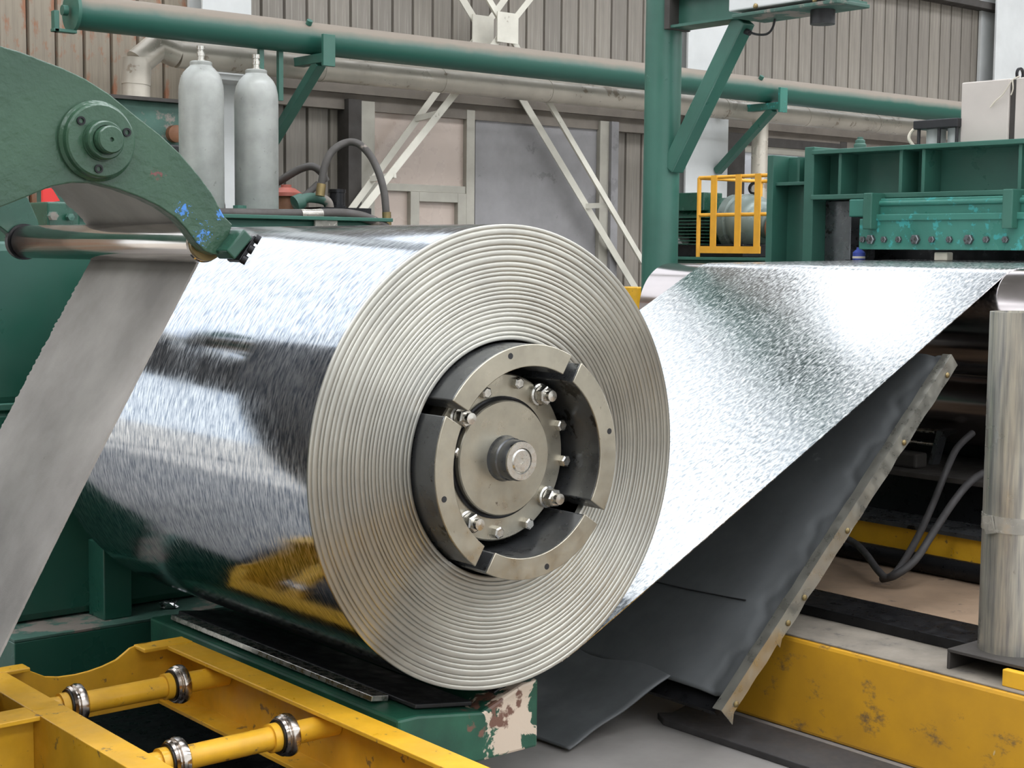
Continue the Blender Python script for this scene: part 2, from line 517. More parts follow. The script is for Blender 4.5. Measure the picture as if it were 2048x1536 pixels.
d1 = struct(MB().box(6.15, 6.30, 9.10, 9.19, 0, 2.56).box(7.14, 7.22, 9.10, 9.19, 0, 2.56).build('door_1', 'frame_grey', None, False, 0.004), 'glazed double opening behind the hydraulic hoses')
MB().box(6.04, 6.15, 9.05, 9.19, 0, 2.56).build('jamb', 'dark_recess', d1, False)
MB().box(6.30, 7.14, 9.145, 9.15, 1.98, 2.52).build('pane', 'glass', d1, False)
MB().box(6.30, 7.14, 9.11, 9.17, 1.93, 1.985).build('rail', 'frame_grey', d1, False, 0.003)
MB().box(6.30, 6.62, 9.145, 9.15, 0.1, 1.93).build('pane', 'glass', d1, False)
MB().box(6.62, 6.70, 9.10, 9.17, 0.1, 1.93).build('stile', 'frame_grey', d1, False, 0.003)
MB().box(7.06, 7.14, 9.10, 9.17, 0.1, 1.93).build('stile', 'frame_grey', d1, False, 0.003)
MB().box(6.70, 7.06, 9.10, 9.17, 1.86, 1.93).build('rail', 'frame_grey', d1, False, 0.003)
MB().box(6.70, 7.06, 9.145, 9.15, 0.1, 1.86).build('pane', 'glass', d1, False)
d2 = struct(MB().box(7.24, 8.50, 9.12, 9.17, 0, 2.54).build('door_2', 'grey_panel', None, False, 0.004), 'plain grey sheet metal door')
MB().box(8.50, 8.60, 9.08, 9.19, 0, 2.56).build('jamb', 'frame_grey', d2, False, 0.003)
MB().box(8.60, 8.68, 9.05, 9.19, 0, 2.56).build('jamb', 'grey_panel', d2, False, 0.003)
d3 = struct(MB().box(10.05, 10.28, 9.1, 9.19, 0, 2.56).box(11.62, 11.72, 9.1, 9.19, 0, 2.56).box(10.28, 11.62, 9.1, 9.19, 2.46, 2.54).build('door_3', 'dark_recess', None, False, 0.003), 'pale glazed opening beyond the motor guard')
MB().box(10.28, 11.62, 9.145, 9.15, 0.1, 2.46).build('pane', 'glass_pale', d3, False)
MB().box(10.28, 11.62, 9.12, 9.17, 2.40, 2.46).build('rail', 'frame_grey', d3, False)
MB().box(11.80, 13.9, 9.14, 9.18, 0, 2.46).build('panel', 'grey_panel', d3, False)

# double angle cross bracing
xb = thing('cross_brace', 'pale lattice cross brace of paired angle bars on the back wall', 'brace', (7.6, 8.95, 0))
def angle_bar(p0, p1, par, w=0.062):
    MB().bar(p0, p1, w, 0.007, (0, -1, 0)).bar(Vector(p0) + Vector((0, 0.02, 0.0)), Vector(p1) + Vector((0, 0.02, 0)), 0.007, 0.045, (0, -1, 0)).build('angle_bar', 'brace', par, False)
def through(pa, pb, ta, tb, w):
    pa, pb = Vector(pa), Vector(pb)
    angle_bar(pa + (pb - pa) * ta, pa + (pb - pa) * tb, xb, w)
# near layer, then far layer: the two falling diagonals and the two rising ones
through((7.279, 8.810, 3.142), (6.058, 8.810, 1.846), 0.0, 1.9, 0.055)
through((7.291, 8.825, 3.145), (8.781, 8.825, 1.398), -1.0, 1.25, 0.045)
through((7.279, 8.810, 3.142), (6.058, 8.810, 1.846), -1.2, 0.0, 0.045)
through((7.194, 9.000, 3.138), (6.039, 9.000, 1.796), -1.2, 1.8, 0.05)
through((7.206, 9.015, 3.141), (8.681, 9.015, 1.416), -1.0, 1.3, 0.06)
for c_, yy in (((7.271, 8.800, 3.147), 8.79), ((7.189, 9.000, 3.138), 8.98)):
    MB().box(c_[0] - 0.10, c_[0] + 0.10, yy - 0.008, yy + 0.002, c_[2] - 0.11, c_[2] + 0.11).build('gusset_plate', 'brace', xb, False)
for p0, p1 in (((6.665, 8.810, 2.486), (6.591, 9.000, 2.450)), ((6.271, 8.810, 2.027), (6.197, 9.000, 2.002)), ((8.393, 8.830, 1.875), (8.298, 9.020, 1.867))):
    MB().bar(p0, p1, 0.03, 0.04).build('batten', 'brace', xb, False)

# big green overhead pipe
gp = thing('overhead_pipe', 'long dusty green pipe running across the hall below the wall top', 'pipe', (8, 8.5, 2.7))
MB().cyl((3.74, 8.44, 2.85), (20, 8.44, 2.85), 0.102, 32).build('pipe_body', 'dusty_pipe', gp)
MB().lathe((3.74, 8.44, 2.85), (-1, 0, 0), [(0.102, 0), (0.118, 0.0), (0.118, 0.02), (0.0, 0.02)], 32).build('end_cap', 'green', gp)
MB().lathe((3.70, 8.44, 2.85), (-1, 0, 0), [(0.03, 0), (0.03, 0.03), (0, 0.03)], 16).build('end_stub', 'green', gp)
MB().bar((3.62, 8.42, 2.72), (3.62, 8.42, 2.84), 0.05, 0.03).bar((3.60, 8.42, 2.73), (3.74, 8.42, 2.73), 0.05, 0.02).build('end_hook', 'green', gp, bevel=0.004)
for bx in (5.36, 9.78):
    MB().box(bx - 0.04, bx + 0.04, 8.27, 9.0, 2.685, 2.743).build('bracket_arm', 'teal' if bx > 8 else 'green', gp, False, 0.004)
    MB().box(bx - 0.045, bx + 0.045, 8.25, 8.275, 2.66, 2.86).build('bracket_stop', 'teal' if bx > 8 else 'green', gp, False, 0.003)
    MB().bar((bx, 8.36, 2.69), (bx, 8.97, 2.20), 0.07, 0.06).build('bracket_strut', 'green', gp, False, 0.004)
for bx in (4.98, 5.12):
    MB().box(bx - 0.016, bx + 0.016, 8.44, 8.47, 2.44, 2.78).build('hanger', 'green', gp, False)
for bx in (5.28, 9.62):
    MB().lathe((bx, 8.37, 2.925), (0, -0.6, 0.8), [(0.02, 0), (0.02, 0.03), (0.0, 0.034)], 12).build('drain_plug', 'green', gp)

# silver insulated pipe with mitred elbow
sp_ = thing('insulated_pipe', 'silver clad insulated pipe with a mitred elbow under the green pipe', 'pipe', (9, 8.86, 0))
xs = [4.52, 5.6, 6.6, 7.6, 8.6, 9.55, 10.6, 11.6, 12.6, 13.6, 14.6]
for a, b in zip(xs[:-1], xs[1:]):
    MB().lathe((a, 8.69, 2.70), (1, 0, 0), [(0.084, 0), (0.084, b - a - 0.03), (0.087, b - a - 0.03), (0.087, b - a)], 28).build('pipe_section', 'silver_pipe', sp_)
MB().cyl((4.52, 8.69, 2.70), (4.37, 8.69, 2.745), 0.084, 28).build('elbow_section', 'silver_pipe', sp_)
MB().cyl((4.40, 8.69, 2.745), (4.255, 8.69, 2.625), 0.084, 28).build('elbow_section', 'silver_pipe', sp_)
MB().cyl((4.255, 8.69, 2.65), (4.245, 8.69, 2.49), 0.087, 28).build('elbow_section', 'silver_pipe', sp_)
MB().cyl((4.245, 8.69, 2.50), (4.245, 8.69, 0), 0.083, 28).build('down_pipe', 'silver_pipe', sp_)
MB().cyl((10.0, 8.69, 2.70), (10.0, 8.69, 0), 0.07, 28).build('down_pipe', 'silver_pipe', sp_)
MB().box(4.70, 5.20, 8.72, 8.98, 2.575, 2.61).build('support_plate', 'white_steel', sp_, False)

# ================================================================ hydraulic unit behind the coil
hu = thing('hydraulic_unit', 'green hydraulic oil tank with fittings and hoses behind the coil', 'hydraulic unit', (4.1, 7.4, 0))
MB().box(3.0, 4.86, 6.95, 7.95, 0, 1.655).build('tank', 'green', hu, False, 0.01)
MB().box(2.95, 4.9, 6.9, 8.0, 1.655, 1.675).build('tank_lid', 'green', hu, False, 0.003)
MB().box(3.55, 4.58, 7.02, 7.2, 1.675, 1.69).build('cover_plate', 'green', hu, False, 0.002)
nut_m = MB().lathe((0, 0, 0), (0, 0, 1), [(0.014, 0), (0.014, 0.012), (0.011, 0.015)], 6).mesh('cover_bolt')
for bx in (3.62, 3.86, 4.2, 4.5):
    put('cover_bolt', nut_m, 'green', hu, (bx, 7.05, 1.69))
MB().lathe((4.04, 7.08, 1.69), (0, 0, 1), [(0.036, 0), (0.036, 0.035), (0.0, 0.037)], 8).build('filler_plug', 'green', hu)
MB().lathe((4.793, 7.3, 1.735), (0, 0, 1), [(0.052, 0), (0.052, 0.012), (0.046, 0.014), (0.046, 0.085), (0.05, 0.087), (0.05, 0.105), (0.0, 0.108)], 20).build('breather_cap', 'steel_black', hu)
MB().box(4.62, 4.96, 7.2, 7.5, 1.675, 1.735).build('breather_plate', 'steel_black', hu, False)
fcap = MB().lathe((4.531, 7.42, 1.675), (0, 0, 1), [(0.066, 0), (0.066, 0.1), (0.06, 0.11), (0.06, 0.12)], 20).build('filter_housing', 'rust', hu)
MB().lathe((4.531, 7.42, 1.795), (0, 0, 1), [(0.086, 0), (0.086, 0.02), (0.05, 0.045), (0.03, 0.05), (0.03, 0.065), (0, 0.067)], 20).build('filter_cap', 'red_cap', hu)
MB().tube([(4.53, 7.27, 1.765), (4.58, 7.27, 1.785), (4.65, 7.26, 1.782), (4.695, 7.25, 1.765), (4.71, 7.25, 1.72)], 0.028, 16).lathe((4.50, 7.28, 1.75), (1, -0.1, 0.4), [(0.045, 0), (0.045, 0.05)], 16).lathe((4.712, 7.25, 1.70), (0, 0, 1), [(0.04, 0), (0.04, 0.03)], 16).build('elbow_fitting', 'green_dusty', hu)
MB().box(4.56, 4.72, 7.32, 7.42, 1.675, 1.72).build('fitting_block', 'brass', hu, False, 0.01)
h1 = MB().tube([(4.618, 7.200, 1.806), (4.625, 7.200, 1.867), (4.648, 7.200, 1.967), (4.697, 7.200, 2.047), (4.781, 7.200, 2.096), (4.834, 7.150, 2.093), (4.885, 7.100, 2.024), (4.908, 7.050, 1.926), (4.908, 7.000, 1.822), (4.907, 6.980, 1.722), (4.915, 6.980, 1.639)], 0.021, 14).build('hose', 'hose', hu)
MB().cyl((4.615, 7.200, 1.795), (4.625, 7.200, 1.862), 0.026, 16).build('ferrule', 'brass', h1)
MB().cyl((4.911, 6.980, 1.711), (4.915, 6.980, 1.633), 0.025, 16).build('ferrule', 'brass', h1)
MB().tube([(4.504, 7.550, 1.856), (4.540, 7.500, 1.884), (4.575, 7.450, 1.920), (4.620, 7.400, 1.954), (4.661, 7.350, 1.965), (4.705, 7.330, 1.935), (4.738, 7.330, 1.886)], 0.022, 14).build('hose', 'hose', hu)
MB().tube([(4.595, 7.350, 1.787), (4.644, 7.350, 1.824), (4.698, 7.350, 1.868)], 0.02, 14).build('hose', 'hose', hu)
h4 = MB().tube([(3.670, 6.930, 1.673), (3.869, 6.930, 1.678), (4.134, 6.930, 1.681), (4.379, 6.930, 1.687), (4.569, 6.930, 1.694), (4.699, 6.930, 1.683), (4.799, 6.930, 1.655), (4.873, 6.930, 1.621), (4.934, 6.930, 1.569)], 0.027, 16).build('hose', 'hose', hu)
MB().tube([(4.317, 6.930, 1.683), (4.385, 6.930, 1.684), (4.448, 6.930, 1.688)], 0.030, 16).box(4.40, 4.54, 6.91, 6.925, 1.61, 1.68).build('tape_wrap', 'tape', h4)
MB().box(3.94, 4.09, 7.75, 7.9, 1.675, 1.90).box(3.95, 4.08, 7.72, 7.9, 1.90, 2.07).build('pump_motor', 'black', hu, False, 0.01)
MB().cyl((4.02, 7.6, 1.76), (4.02, 7.6, 1.90), 0.06, 20).build('pump_body', 'rust', hu)
MB().tube([(3.98, 7.3, 1.68), (3.99, 7.3, 1.75), (4.03, 7.3, 1.78), (4.06, 7.3, 1.74), (4.06, 7.3, 1.68)], 0.014, 10).build('short_pipe', 'steel_dark', hu)
# cabinet half hidden behind the left cylinder
vc = thing('valve_cabinet', 'faded green valve panel with a rusty round cap behind the left gas cylinder', 'panel', (3.85, 8.1, 0))
MB().box(3.4, 4.35, 8.05, 8.2, 0, 2.33).build('panel', 'green_dusty', vc, False, 0.004)
MB().box(3.38, 4.37, 8.0, 8.22, 2.33, 2.35).build('top_rail', 'dark_recess', vc, False)
MB().lathe((4.162, 8.050, 2.155), (0, -1, 0), [(0.05, 0), (0.05, 0.04), (0.03, 0.05), (0, 0.05)], 20).build('round_cap', 'rust', vc)

def gas_cylinder(x, lab, ztop):
    t = thing('gas_cylinder', lab, 'gas cylinder', (x, 7.2, 1.675), 'grey gas cylinders on the hydraulic tank')
    z0 = 1.692
    h = ztop - z0
    MB().lathe((x, 7.2, z0), (0, 0, 1), [(0.112, 0), (0.117, 0.01), (0.117, h - 0.14), (0.115, h - 0.11), (0.107, h - 0.07), (0.092, h - 0.04), (0.072, h - 0.018), (0.06, h - 0.008), (0.057, h)], 36).build('bottle', 'cylinder', t)
    MB().lathe((x, 7.2, ztop - 0.008), (0, 0, 1), [(0.056, 0), (0.058, 0.004), (0.058, 0.022), (0.05, 0.027), (0, 0.027)], 28).build('neck_ring', 'cylinder', t)
    v = MB().lathe((x, 7.2, ztop + 0.015), (0, 0, 1), [(0.024, 0), (0.024, 0.012), (0.018, 0.014), (0.018, 0.03), (0.021, 0.032), (0.021, 0.05), (0.017, 0.052), (0.017, 0.062), (0.021, 0.064), (0.021, 0.084), (0, 0.086)], 16).build('valve', 'bright', t)
    return t
gas_cylinder(3.884, 'taller standing grey gas cylinder, the left of two on the tank', 2.45)
gas_cylinder(4.213, 'grey gas cylinder beside the arched hose, right of the pair', 2.435)

# bits seen through the gap above the belt roller
rs = thing('red_sign', 'small red board with a white lower band seen under the curved arm', 'sign', (2.798, 6.600, 1.619))
MB().prism([(2.766, 6.600, 1.654)[::2], (2.767, 6.600, 1.755)[::2], (2.809, 6.600, 1.763)[::2], (2.846, 6.600, 1.706)[::2], (2.808, 6.600, 1.700)[::2], (2.798, 6.600, 1.655)[::2]], 'Y', 6.6, 6.62).build('board', 'red', rs, False)
MB().box((2.761, 6.600, 1.654)[0], (2.780, 6.600, 1.655)[0], 6.59, 6.63, 0.0, (2.770, 6.600, 1.668)[2]).build('post', 'white_steel', rs, False)
gb = thing('junction_block', 'small green block with bolts seen through the gap above the chrome roller', 'junction block', (2.661, 6.200, 1.613))
MB().box((2.619, 6.200, 1.612)[0], (2.762, 6.200, 1.615)[0], 6.2, 6.5, 0.0, (2.673, 6.200, 1.689)[2]).build('block', 'green_deep', gb, False, 0.008)
MB().lathe((2.631, 6.190, 1.629), (0, -1, 0), [(0.02, 0), (0.02, 0.03), (0, 0.032)], 6).build('bolt', 'green_dusty', gb)
MB().lathe((2.708, 6.190, 1.626), (0, -1, 0), [(0.016, 0), (0.016, 0.025), (0, 0.027)], 6).build('bolt', 'green_dusty', gb)

# ================================================================ green post with cantilever and sensor
gpst = thing('green_post', 'green steel post with a braced cantilever beam reaching over the strip', 'post', (5.0, 4.93, 0))
MB().cyl((5.0, 4.93, 0), (5.0, 4.93, 3.4), 0.083, 36).build('post_tube', 'green', gpst)
MB().box(4.93, 5.07, 4.83, 4.862, 2.495, 2.72).build('end_plate', 'dark_recess', gpst, False, 0.003)
MB().box(4.94, 5.06, 3.85, 4.84, 2.50, 2.512).box(4.94, 5.06, 3.85, 4.84, 2.628, 2.64).box(4.992, 5.008, 3.85, 4.84, 2.512, 2.628).build('cantilever_beam', 'green', gpst, False)
MB().bar((5.0, 4.45, 2.50), (5.0, 4.86, 1.88), 0.075, 0.075, (1, 0, 0)).build('diagonal_brace', 'green', gpst, False, 0.005)
MB().lathe((5.0, 4.93, 0), (0, 0, 1), [(0.16, 0), (0.16, 0.02), (0, 0.02)], 24).build('foot_plate', 'green', gpst)
sb = thing('sensor_box', 'silver sensor housing screwed to the cantilever beam at the top edge', 'sensor box', (4.94, 4.2, 2.53))
MB().box(4.86, 4.99, (4.900, 3.856, 2.492)[1], (4.900, 4.414, 2.558)[1], 2.515, 2.70).build('housing', 'white_steel', sb, False, 0.006)
MB().box(4.85, 5.06, (4.900, 3.836, 2.490)[1], (4.900, 4.386, 2.555)[1], 2.485, 2.50).build('mounting_rail', 'green_dusty', sb, False, 0.003)
sm = MB().lathe((0, 0, 0), (-1, 0, 0), [(0.011, 0), (0.011, 0.006), (0.006, 0.01), (0, 0.01)], 12).mesh('screw')
for px, py in ((1512, 12), (1630, 0)):
    q = Vector((4.860, 4.262, 2.521)) if px == 1512 else Vector((4.860, 3.953, 2.509))
    put('screw', sm, 'brass', sb, q)
bl = thing('black_lens', 'stubby black sensor barrel hanging below the cantilever end', 'sensor', (4.98, 4.0, 2.43))
MB().lathe((4.960, 3.993, 2.428), (0, 0, 1), [(0.0, 0), (0.05, 0.0), (0.05, 0.11), (0.04, 0.12)], 28).build('barrel', 'black', bl)
sc_ = thing('sensor_cable', 'thin black cable with a plug drooping from the cantilever beam', 'cable', (5.0, 4.4, 2.4))
MB().cyl((5.000, 4.501, 2.492), (5.000, 4.455, 2.457), 0.02, 14).cyl((5.000, 4.455, 2.457), (5.000, 4.415, 2.441), 0.013, 14).build('plug', 'black', sc_)
MB().tube([(5.000, 4.420, 2.445), (5.000, 4.372, 2.430), (5.000, 4.320, 2.427), (5.000, 4.290, 2.449), (5.000, 4.275, 2.493), (5.000, 4.273, 2.521)], 0.005, 8).build('lead', 'black', sc_)

# ================================================================ machine frame on the right
mf = thing('leveller_machine', 'green welded machine frame with a deep stiffened beam at the right', 'machine', (6.1, 4.3, 0))
MB().box(6.0, 6.26, 5.12, 5.16, 0, 2.0).build('column_flange', 'green', mf, False, 0.003)
MB().box(6.0, 6.26, 4.86, 4.92, 0, 2.03).build('column_flange', 'green', mf, False, 0.003)
MB().box(6.12, 6.15, 4.92, 5.12, 0, 1.99).build('column_web', 'green', mf, False)
MB().box(6.02, 6.26, 4.92, 5.12, 1.845, 1.862).build('stiffener', 'green', mf, False, 0.002)
MB().box(6.08, 6.12, 5.015, 5.03, 1.862, 1.99).build('stiffener', 'green', mf, False)
MB().box(6.10, 6.12, 5.0, 5.02, 0.5, 1.84).build('stiffener', 'green', mf, False)
MB().box(6.10, 6.30, 4.70, 4.86, 0.8, 1.765).build('side_plate', 'steel_dark', mf, False, 0.003)
MB().box(5.98, 6.28, 2.6, 4.86, 1.99, 2.012).build('beam_top_flange', 'green', mf, False, 0.003)
MB().box(5.98, 6.28, 2.6, 4.86, 1.768, 1.792).build('beam_bottom_flange', 'green', mf, False, 0.003)
MB().box(6.13, 6.15, 2.6, 4.86, 1.792, 1.99).build('beam_web', 'green', mf, False)
for yy in (4.70, 4.345, 4.22, 3.72):
    MB().box(6.0, 6.13, yy - 0.009, yy + 0.009, 1.792, 1.99).build('stiffener', 'green', mf, False, 0.002)
MB().box(6.36, 6.39, 2.6, 4.86, 0.8, 1.77).build('back_plate', 'steel_black', mf, False)
tb = thing('shear_bar', 'teal clamp bar with a row of bolts under the green beam', 'machine bar', (5.95, 4.0, 1.5))
MB().box(5.93, 5.99, 2.7, 4.52, 1.525, 1.67).build('bolt_plate', 'teal', tb, False, 0.004)
MB().box(5.95, 6.06, 2.7, 4.60, 1.68, 1.765).build('upper_bar', 'teal', tb, False, 0.006)
MB().cyl((5.95, 2.7, 1.742), (5.95, 4.47, 1.742), 0.014, 12).build('rod', 'teal', tb)
MB().box(5.92, 5.99, 2.7, 4.48, 1.66, 1.69).build('lip', 'teal', tb, False, 0.004)
for yy in (4.44, 3.70):
    MB().box(5.88, 5.99, yy - 0.025, yy + 0.025, 1.62, 1.79).build('clamp', 'green', tb, False, 0.005)
bsm = hexnut(0.016, 0.018).mesh('bolt')
bbm = hexnut(0.024, 0.022).mesh('bolt')
for q, px in enumerate((1735, 1753, 1781, 1812, 1847, 1880, 1915, 1953, 1986, 2022)):
    yy = 4.52 - (px - 1725) * (4.52 - 3.66) / (2048 - 1725.0)
    m = bbm if q in (1, 4, 7) else bsm
    b = put('bolt', m, 'steel_dark', tb, (5.932, yy, 1.572 + 0.0 * q), (0, 0, -math.pi / 2))
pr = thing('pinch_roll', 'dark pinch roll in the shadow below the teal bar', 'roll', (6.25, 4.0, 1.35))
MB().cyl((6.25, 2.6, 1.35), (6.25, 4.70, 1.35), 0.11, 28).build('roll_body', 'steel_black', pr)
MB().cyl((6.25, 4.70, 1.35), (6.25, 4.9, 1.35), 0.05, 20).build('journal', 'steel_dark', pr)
wp = thing('white_block', 'small cream block under the teal bolted bar', 'block', (5.97, 4.0, 1.49))
MB().box(5.97, 6.02, 4.055, 4.125, 1.475, 1.515).build('block', 'cloth', wp, False, 0.006)
MB().box(5.96, 6.03, 3.75, 4.62, 1.462, 1.475).build('ledge', 'steel_black', wp, False)
bt = thing('label_bottle', 'small blue and white container standing beside the dark side plate', 'container', (6.0, 4.57, 1.475))
MB().lathe((6.0, 4.57, 1.475), (0, 0, 1), [(0.03, 0), (0.03, 0.035), (0.02, 0.045), (0.012, 0.05), (0.012, 0.06), (0, 0.06)], 16).build('body', 'blue', bt)
MB().ring((6.0, 4.57, 1.482), (0, 0, 1), [(0.0295, 0), (0.031, 0), (0.031, 0.01), (0.0295, 0.01)], 20).build('label_band', 'cloth', bt)

cb = thing('control_cabinet', 'grey metal control cabinet standing on the green beam at the right', 'cabinet', (6.2, 3.9, 2.012))
MB().box(6.05, 6.35, (6.050, 3.817, 2.190)[1], (6.050, 4.063, 2.207)[1], 2.012, 2.285).build('body', 'cabinet', cb, False, 0.006)
MB().box(6.06, 6.34, (6.050, 3.787, 2.188)[1], (6.050, 3.817, 2.190)[1], 2.012, 2.28).build('door_gap', 'dark_recess', cb, False)
MB().box(6.05, 6.35, 3.3, (6.050, 3.787, 2.188)[1], 2.012, 2.285).build('door', 'cabinet', cb, False, 0.006)
MB().ring((6.200, 3.856, 2.319), (0, 1, 0), [(0.02, 0), (0.03, 0.0), (0.03, 0.01), (0.02, 0.01)], 20).build('lifting_eye', 'steel_black', cb)
MB().tube([(6.040, 3.761, 2.290), (6.030, 3.791, 2.274), (6.030, 3.814, 2.243), (6.030, 3.840, 2.212), (6.040, 3.881, 2.187), (6.040, 3.905, 2.162)], 0.003, 6).tube([(6.030, 3.791, 2.274), (6.030, 3.787, 2.235), (6.030, 3.796, 2.209)], 0.003, 6).build('string', 'cloth', cb)
ac = thing('air_cylinder_block', 'black clamp frame holding two pale cylinders on the green beam', 'actuator', (6.15, 4.2, 2.012))
y0, y1 = (6.100, 4.057, 2.074)[1], (6.100, 4.298, 2.087)[1]
MB().box(6.02, 6.2, y0, y1, 2.085, 2.125).build('top_clamp', 'black', ac, False, 0.004)
for yy in (y0 + 0.015, (y0 + y1) / 2 - 0.01, y1 - 0.02):
    MB().cyl((6.04, yy, 2.012), (6.04, yy, 2.09), 0.008, 10).build('tie_rod', 'black', ac)
for t in (0.24, 0.72):
    yy = y0 + (y1 - y0) * t
    MB().cyl((6.11, yy, 2.012), (6.11, yy, 2.085), 0.045, 24).build('cylinder_tube', 'white_steel', ac)
MB().tube([(6.05, y1 + 0.015, 2.012), (6.04, y1 + 0.035, 2.05), (6.06, y1 + 0.02, 2.09), (6.1, y1 - 0.02, 2.1)], 0.008, 8).build('air_hose', 'cloth', ac)
gc = thing('grease_cup', 'small pale green cap on top of the frame column', 'cap', (6.1, 4.6, 2.012))
MB().lathe((6.1, (6.100, 4.659, 2.034)[1], 2.012), (0, 0, 1), [(0.03, 0), (0.03, 0.025), (0.024, 0.03), (0.024, 0.045), (0.014, 0.05), (0.014, 0.06), (0, 0.062)], 20).build('cup', 'green_dusty', gc)

# motor and its yellow guard
mo = thing('electric_motor', 'dark green electric motor with cooling fins behind the yellow guard', 'motor', (7.6, 6.6, 1.5))
my = 6.9
MB().box(7.3, 7.9, 5.9, 7.2, 0, 1.455).build('plinth', 'green', mo, False, 0.006)
MB().box(7.25, 7.95, 5.9, 7.2, 1.455, 1.475).build('plinth_top', 'green', mo, False, 0.003)
MB().box(7.4, 7.85, 6.55, 7.15, 1.475, 1.56).build('foot', 'steel_black', mo, False, 0.006)
MB().cyl((7.62, 6.78, 1.70), (7.62, 7.2, 1.70), 0.17, 36).build('stator', 'green_deep', mo)
for q in range(9):
    MB().box(7.36, 7.46, 6.85, 7.2, 1.555 + q * 0.022, 1.562 + q * 0.022).build('cooling_fin', 'green_deep', mo, False)
MB().box(7.42, 7.6, 6.92, 7.2, 1.78, 1.90).build('terminal_box', 'green_deep', mo, False, 0.005)
MB().lathe((7.62, 6.82, 1.70), (0, -1, 0), [(0.19, 0), (0.19, 0.06), (0.17, 0.07), (0.17, 0.10), (0.19, 0.11), (0.19, 0.16), (0.165, 0.22), (0.13, 0.26), (0.10, 0.27), (0.10, 0.32), (0.06, 0.33), (0, 0.33)], 40).build('end_bell', 'motor', mo)
MB().ring((7.62, 6.66, 1.925), (1, 0.2, 0), [(0.026, -0.008), (0.042, -0.008), (0.042, 0.008), (0.026, 0.008)], 24).cyl((7.62, 6.66, 1.87), (7.62, 6.66, 1.90), 0.02, 12).build('lifting_eye', 'steel_black', mo)
MB().lathe((7.62, 6.48, 1.66), (0, -1, 0), [(0.10, 0), (0.10, 0.05), (0.07, 0.06), (0.07, 0.12), (0.09, 0.13), (0.09, 0.2), (0.035, 0.21), (0.035, 0.9), (0, 0.9)], 32).build('coupling', 'rust', mo)
gd = thing('motor_guard', 'yellow strap cage guarding the electric motor', 'guard', (7.3, 6.5, 1.5))
gx = 7.28
ya, yb_ = (7.280, 6.831, 1.843)[1], (7.280, 6.285, 1.833)[1]
yc_ = (7.280, 5.609, 1.673)[1]
zt, zm, zb = 1.985, 1.745, 1.53
MB().cyl((gx, ya, 1.475), (gx, ya, zt), 0.014, 12).build('post', 'yellow_wire', gd)
MB().cyl((gx + 0.6, ya, 1.475), (gx + 0.6, ya, zt), 0.014, 12).build('post', 'yellow_wire', gd)
for z in (zt, zm):
    MB().cyl((gx, ya, z), (gx, yc_, z), 0.012, 12).build('rail', 'yellow_wire', gd)
MB().cyl((gx, ya, zt), (gx + 0.6, ya, zt), 0.012, 12).build('rail', 'yellow_wire', gd)
MB().cyl((gx + 0.6, ya, zt), (gx + 0.6, yc_, zt), 0.012, 12).build('rail', 'yellow_wire', gd)
for px in (1432, 1481, 1519, 1693):
    yy = ya + (yb_ - ya) * (px - 1398) / (1527 - 1398.0)
    MB().box(gx - 0.02, gx - 0.012, yy - 0.024, yy + 0.024, zb, zt + 0.012).build('strap', 'yellow_wire', gd, False)
MB().box(gx - 0.024, gx - 0.016, yb_, ya - 0.04, zb - 0.03, zb + 0.015).build('kick_plate', 'yellow_wire', gd, False)
MB().box(gx - 0.024, gx - 0.016, yc_, yc_ + 0.16, zb - 0.03, zb + 0.015).build('kick_plate', 'yellow_wire', gd, False)

# ================================================================ deflector roll, lower roll, pit
dr = thing('deflector_roll', 'polished deflector roll that the bright strip climbs over', 'roll', (4.9, 3.7, 1.05))
MB().lathe((4.9, 4.77, 1.255), (0, -1, 0), [(0.10, 0), (0.185, 0.0), (0.2, 0.015), (0.2, 2.1), (0.185, 2.115), (0.10, 2.115)], 72).build('roll_body', 'roll', dr)
MB().cyl((4.9, 4.86, 1.255), (4.9, 2.5, 1.255), 0.06, 24).build('journal', 'steel_dark', dr)
lr = thing('lower_roll', 'large dark steel roll under the deflector roll', 'roll', (5.35, 3.5, 0.74))
MB().lathe((5.35, 4.7, 0.974), (0, -1, 0), [(0.22, 0), (0.238, 0.015), (0.238, 2.1), (0.22, 2.115)], 64).build('roll_body', 'roll', lr)
MB().cyl((5.35, 4.86, 0.974), (5.35, 2.5, 0.974), 0.06, 24).build('journal', 'steel_dark', lr)

curb = struct(MB().box(3.69, 4.06, -3, 3.9, 0, 0.296).build('trim_2', 'curb', None, False, 0.012), 'yellow painted concrete curb in front of the pit')
MB().box(3.70, 4.06, -3, 3.9, 0.296, 0.302).build('curb_top', 'curb_top', curb, False, 0.002)
led = struct(MB().box(4.02, 5.6, -3, 5.5, 0, 0.325).build('trim_3', 'ledge', None, False, 0.004), 'brown stained concrete ledge behind the curb')
MB().box(3.94, 4.16, -3, 3.9, 0.302, 0.336).build('edge_angle', 'steel_black', led, False, 0.003)
yb = thing('base_beam', 'grimy yellow machine base beam on the brown ledge', 'beam', (4.85, 3.3, 0.325))
MB().box(4.80, 4.95, 0.5, 4.7, 0.33, 0.47).build('beam', 'yellow', yb, False, 0.004)
MB().box(4.78, 5.0, 0.5, 4.7, 0.47, 0.485).build('flange', 'steel_dark', yb, False)
db = thing('dark_bed', 'oily black machine bed plate beneath the lower roll', 'machine bed', (5.1, 3.3, 0.3))
MB().box(5.0, 5.1, 0.5, 4.7, 0.325, 0.64).build('bed_plate', 'steel_black', db, False)
MB().box(4.93, 5.5, 0.5, 4.7, 0.64, 0.66).build('bed_shelf', 'dark_recess', db, False, 0.003)
MB().box(5.62, 5.68, 0.5, 5.3, 0.3, 1.4).build('back_plate', 'steel_black', db, False)
MB().box(5.02, 5.1, 3.52, 3.66, 0.66, 0.72).build('lug', 'dark_recess', db, False, 0.01)
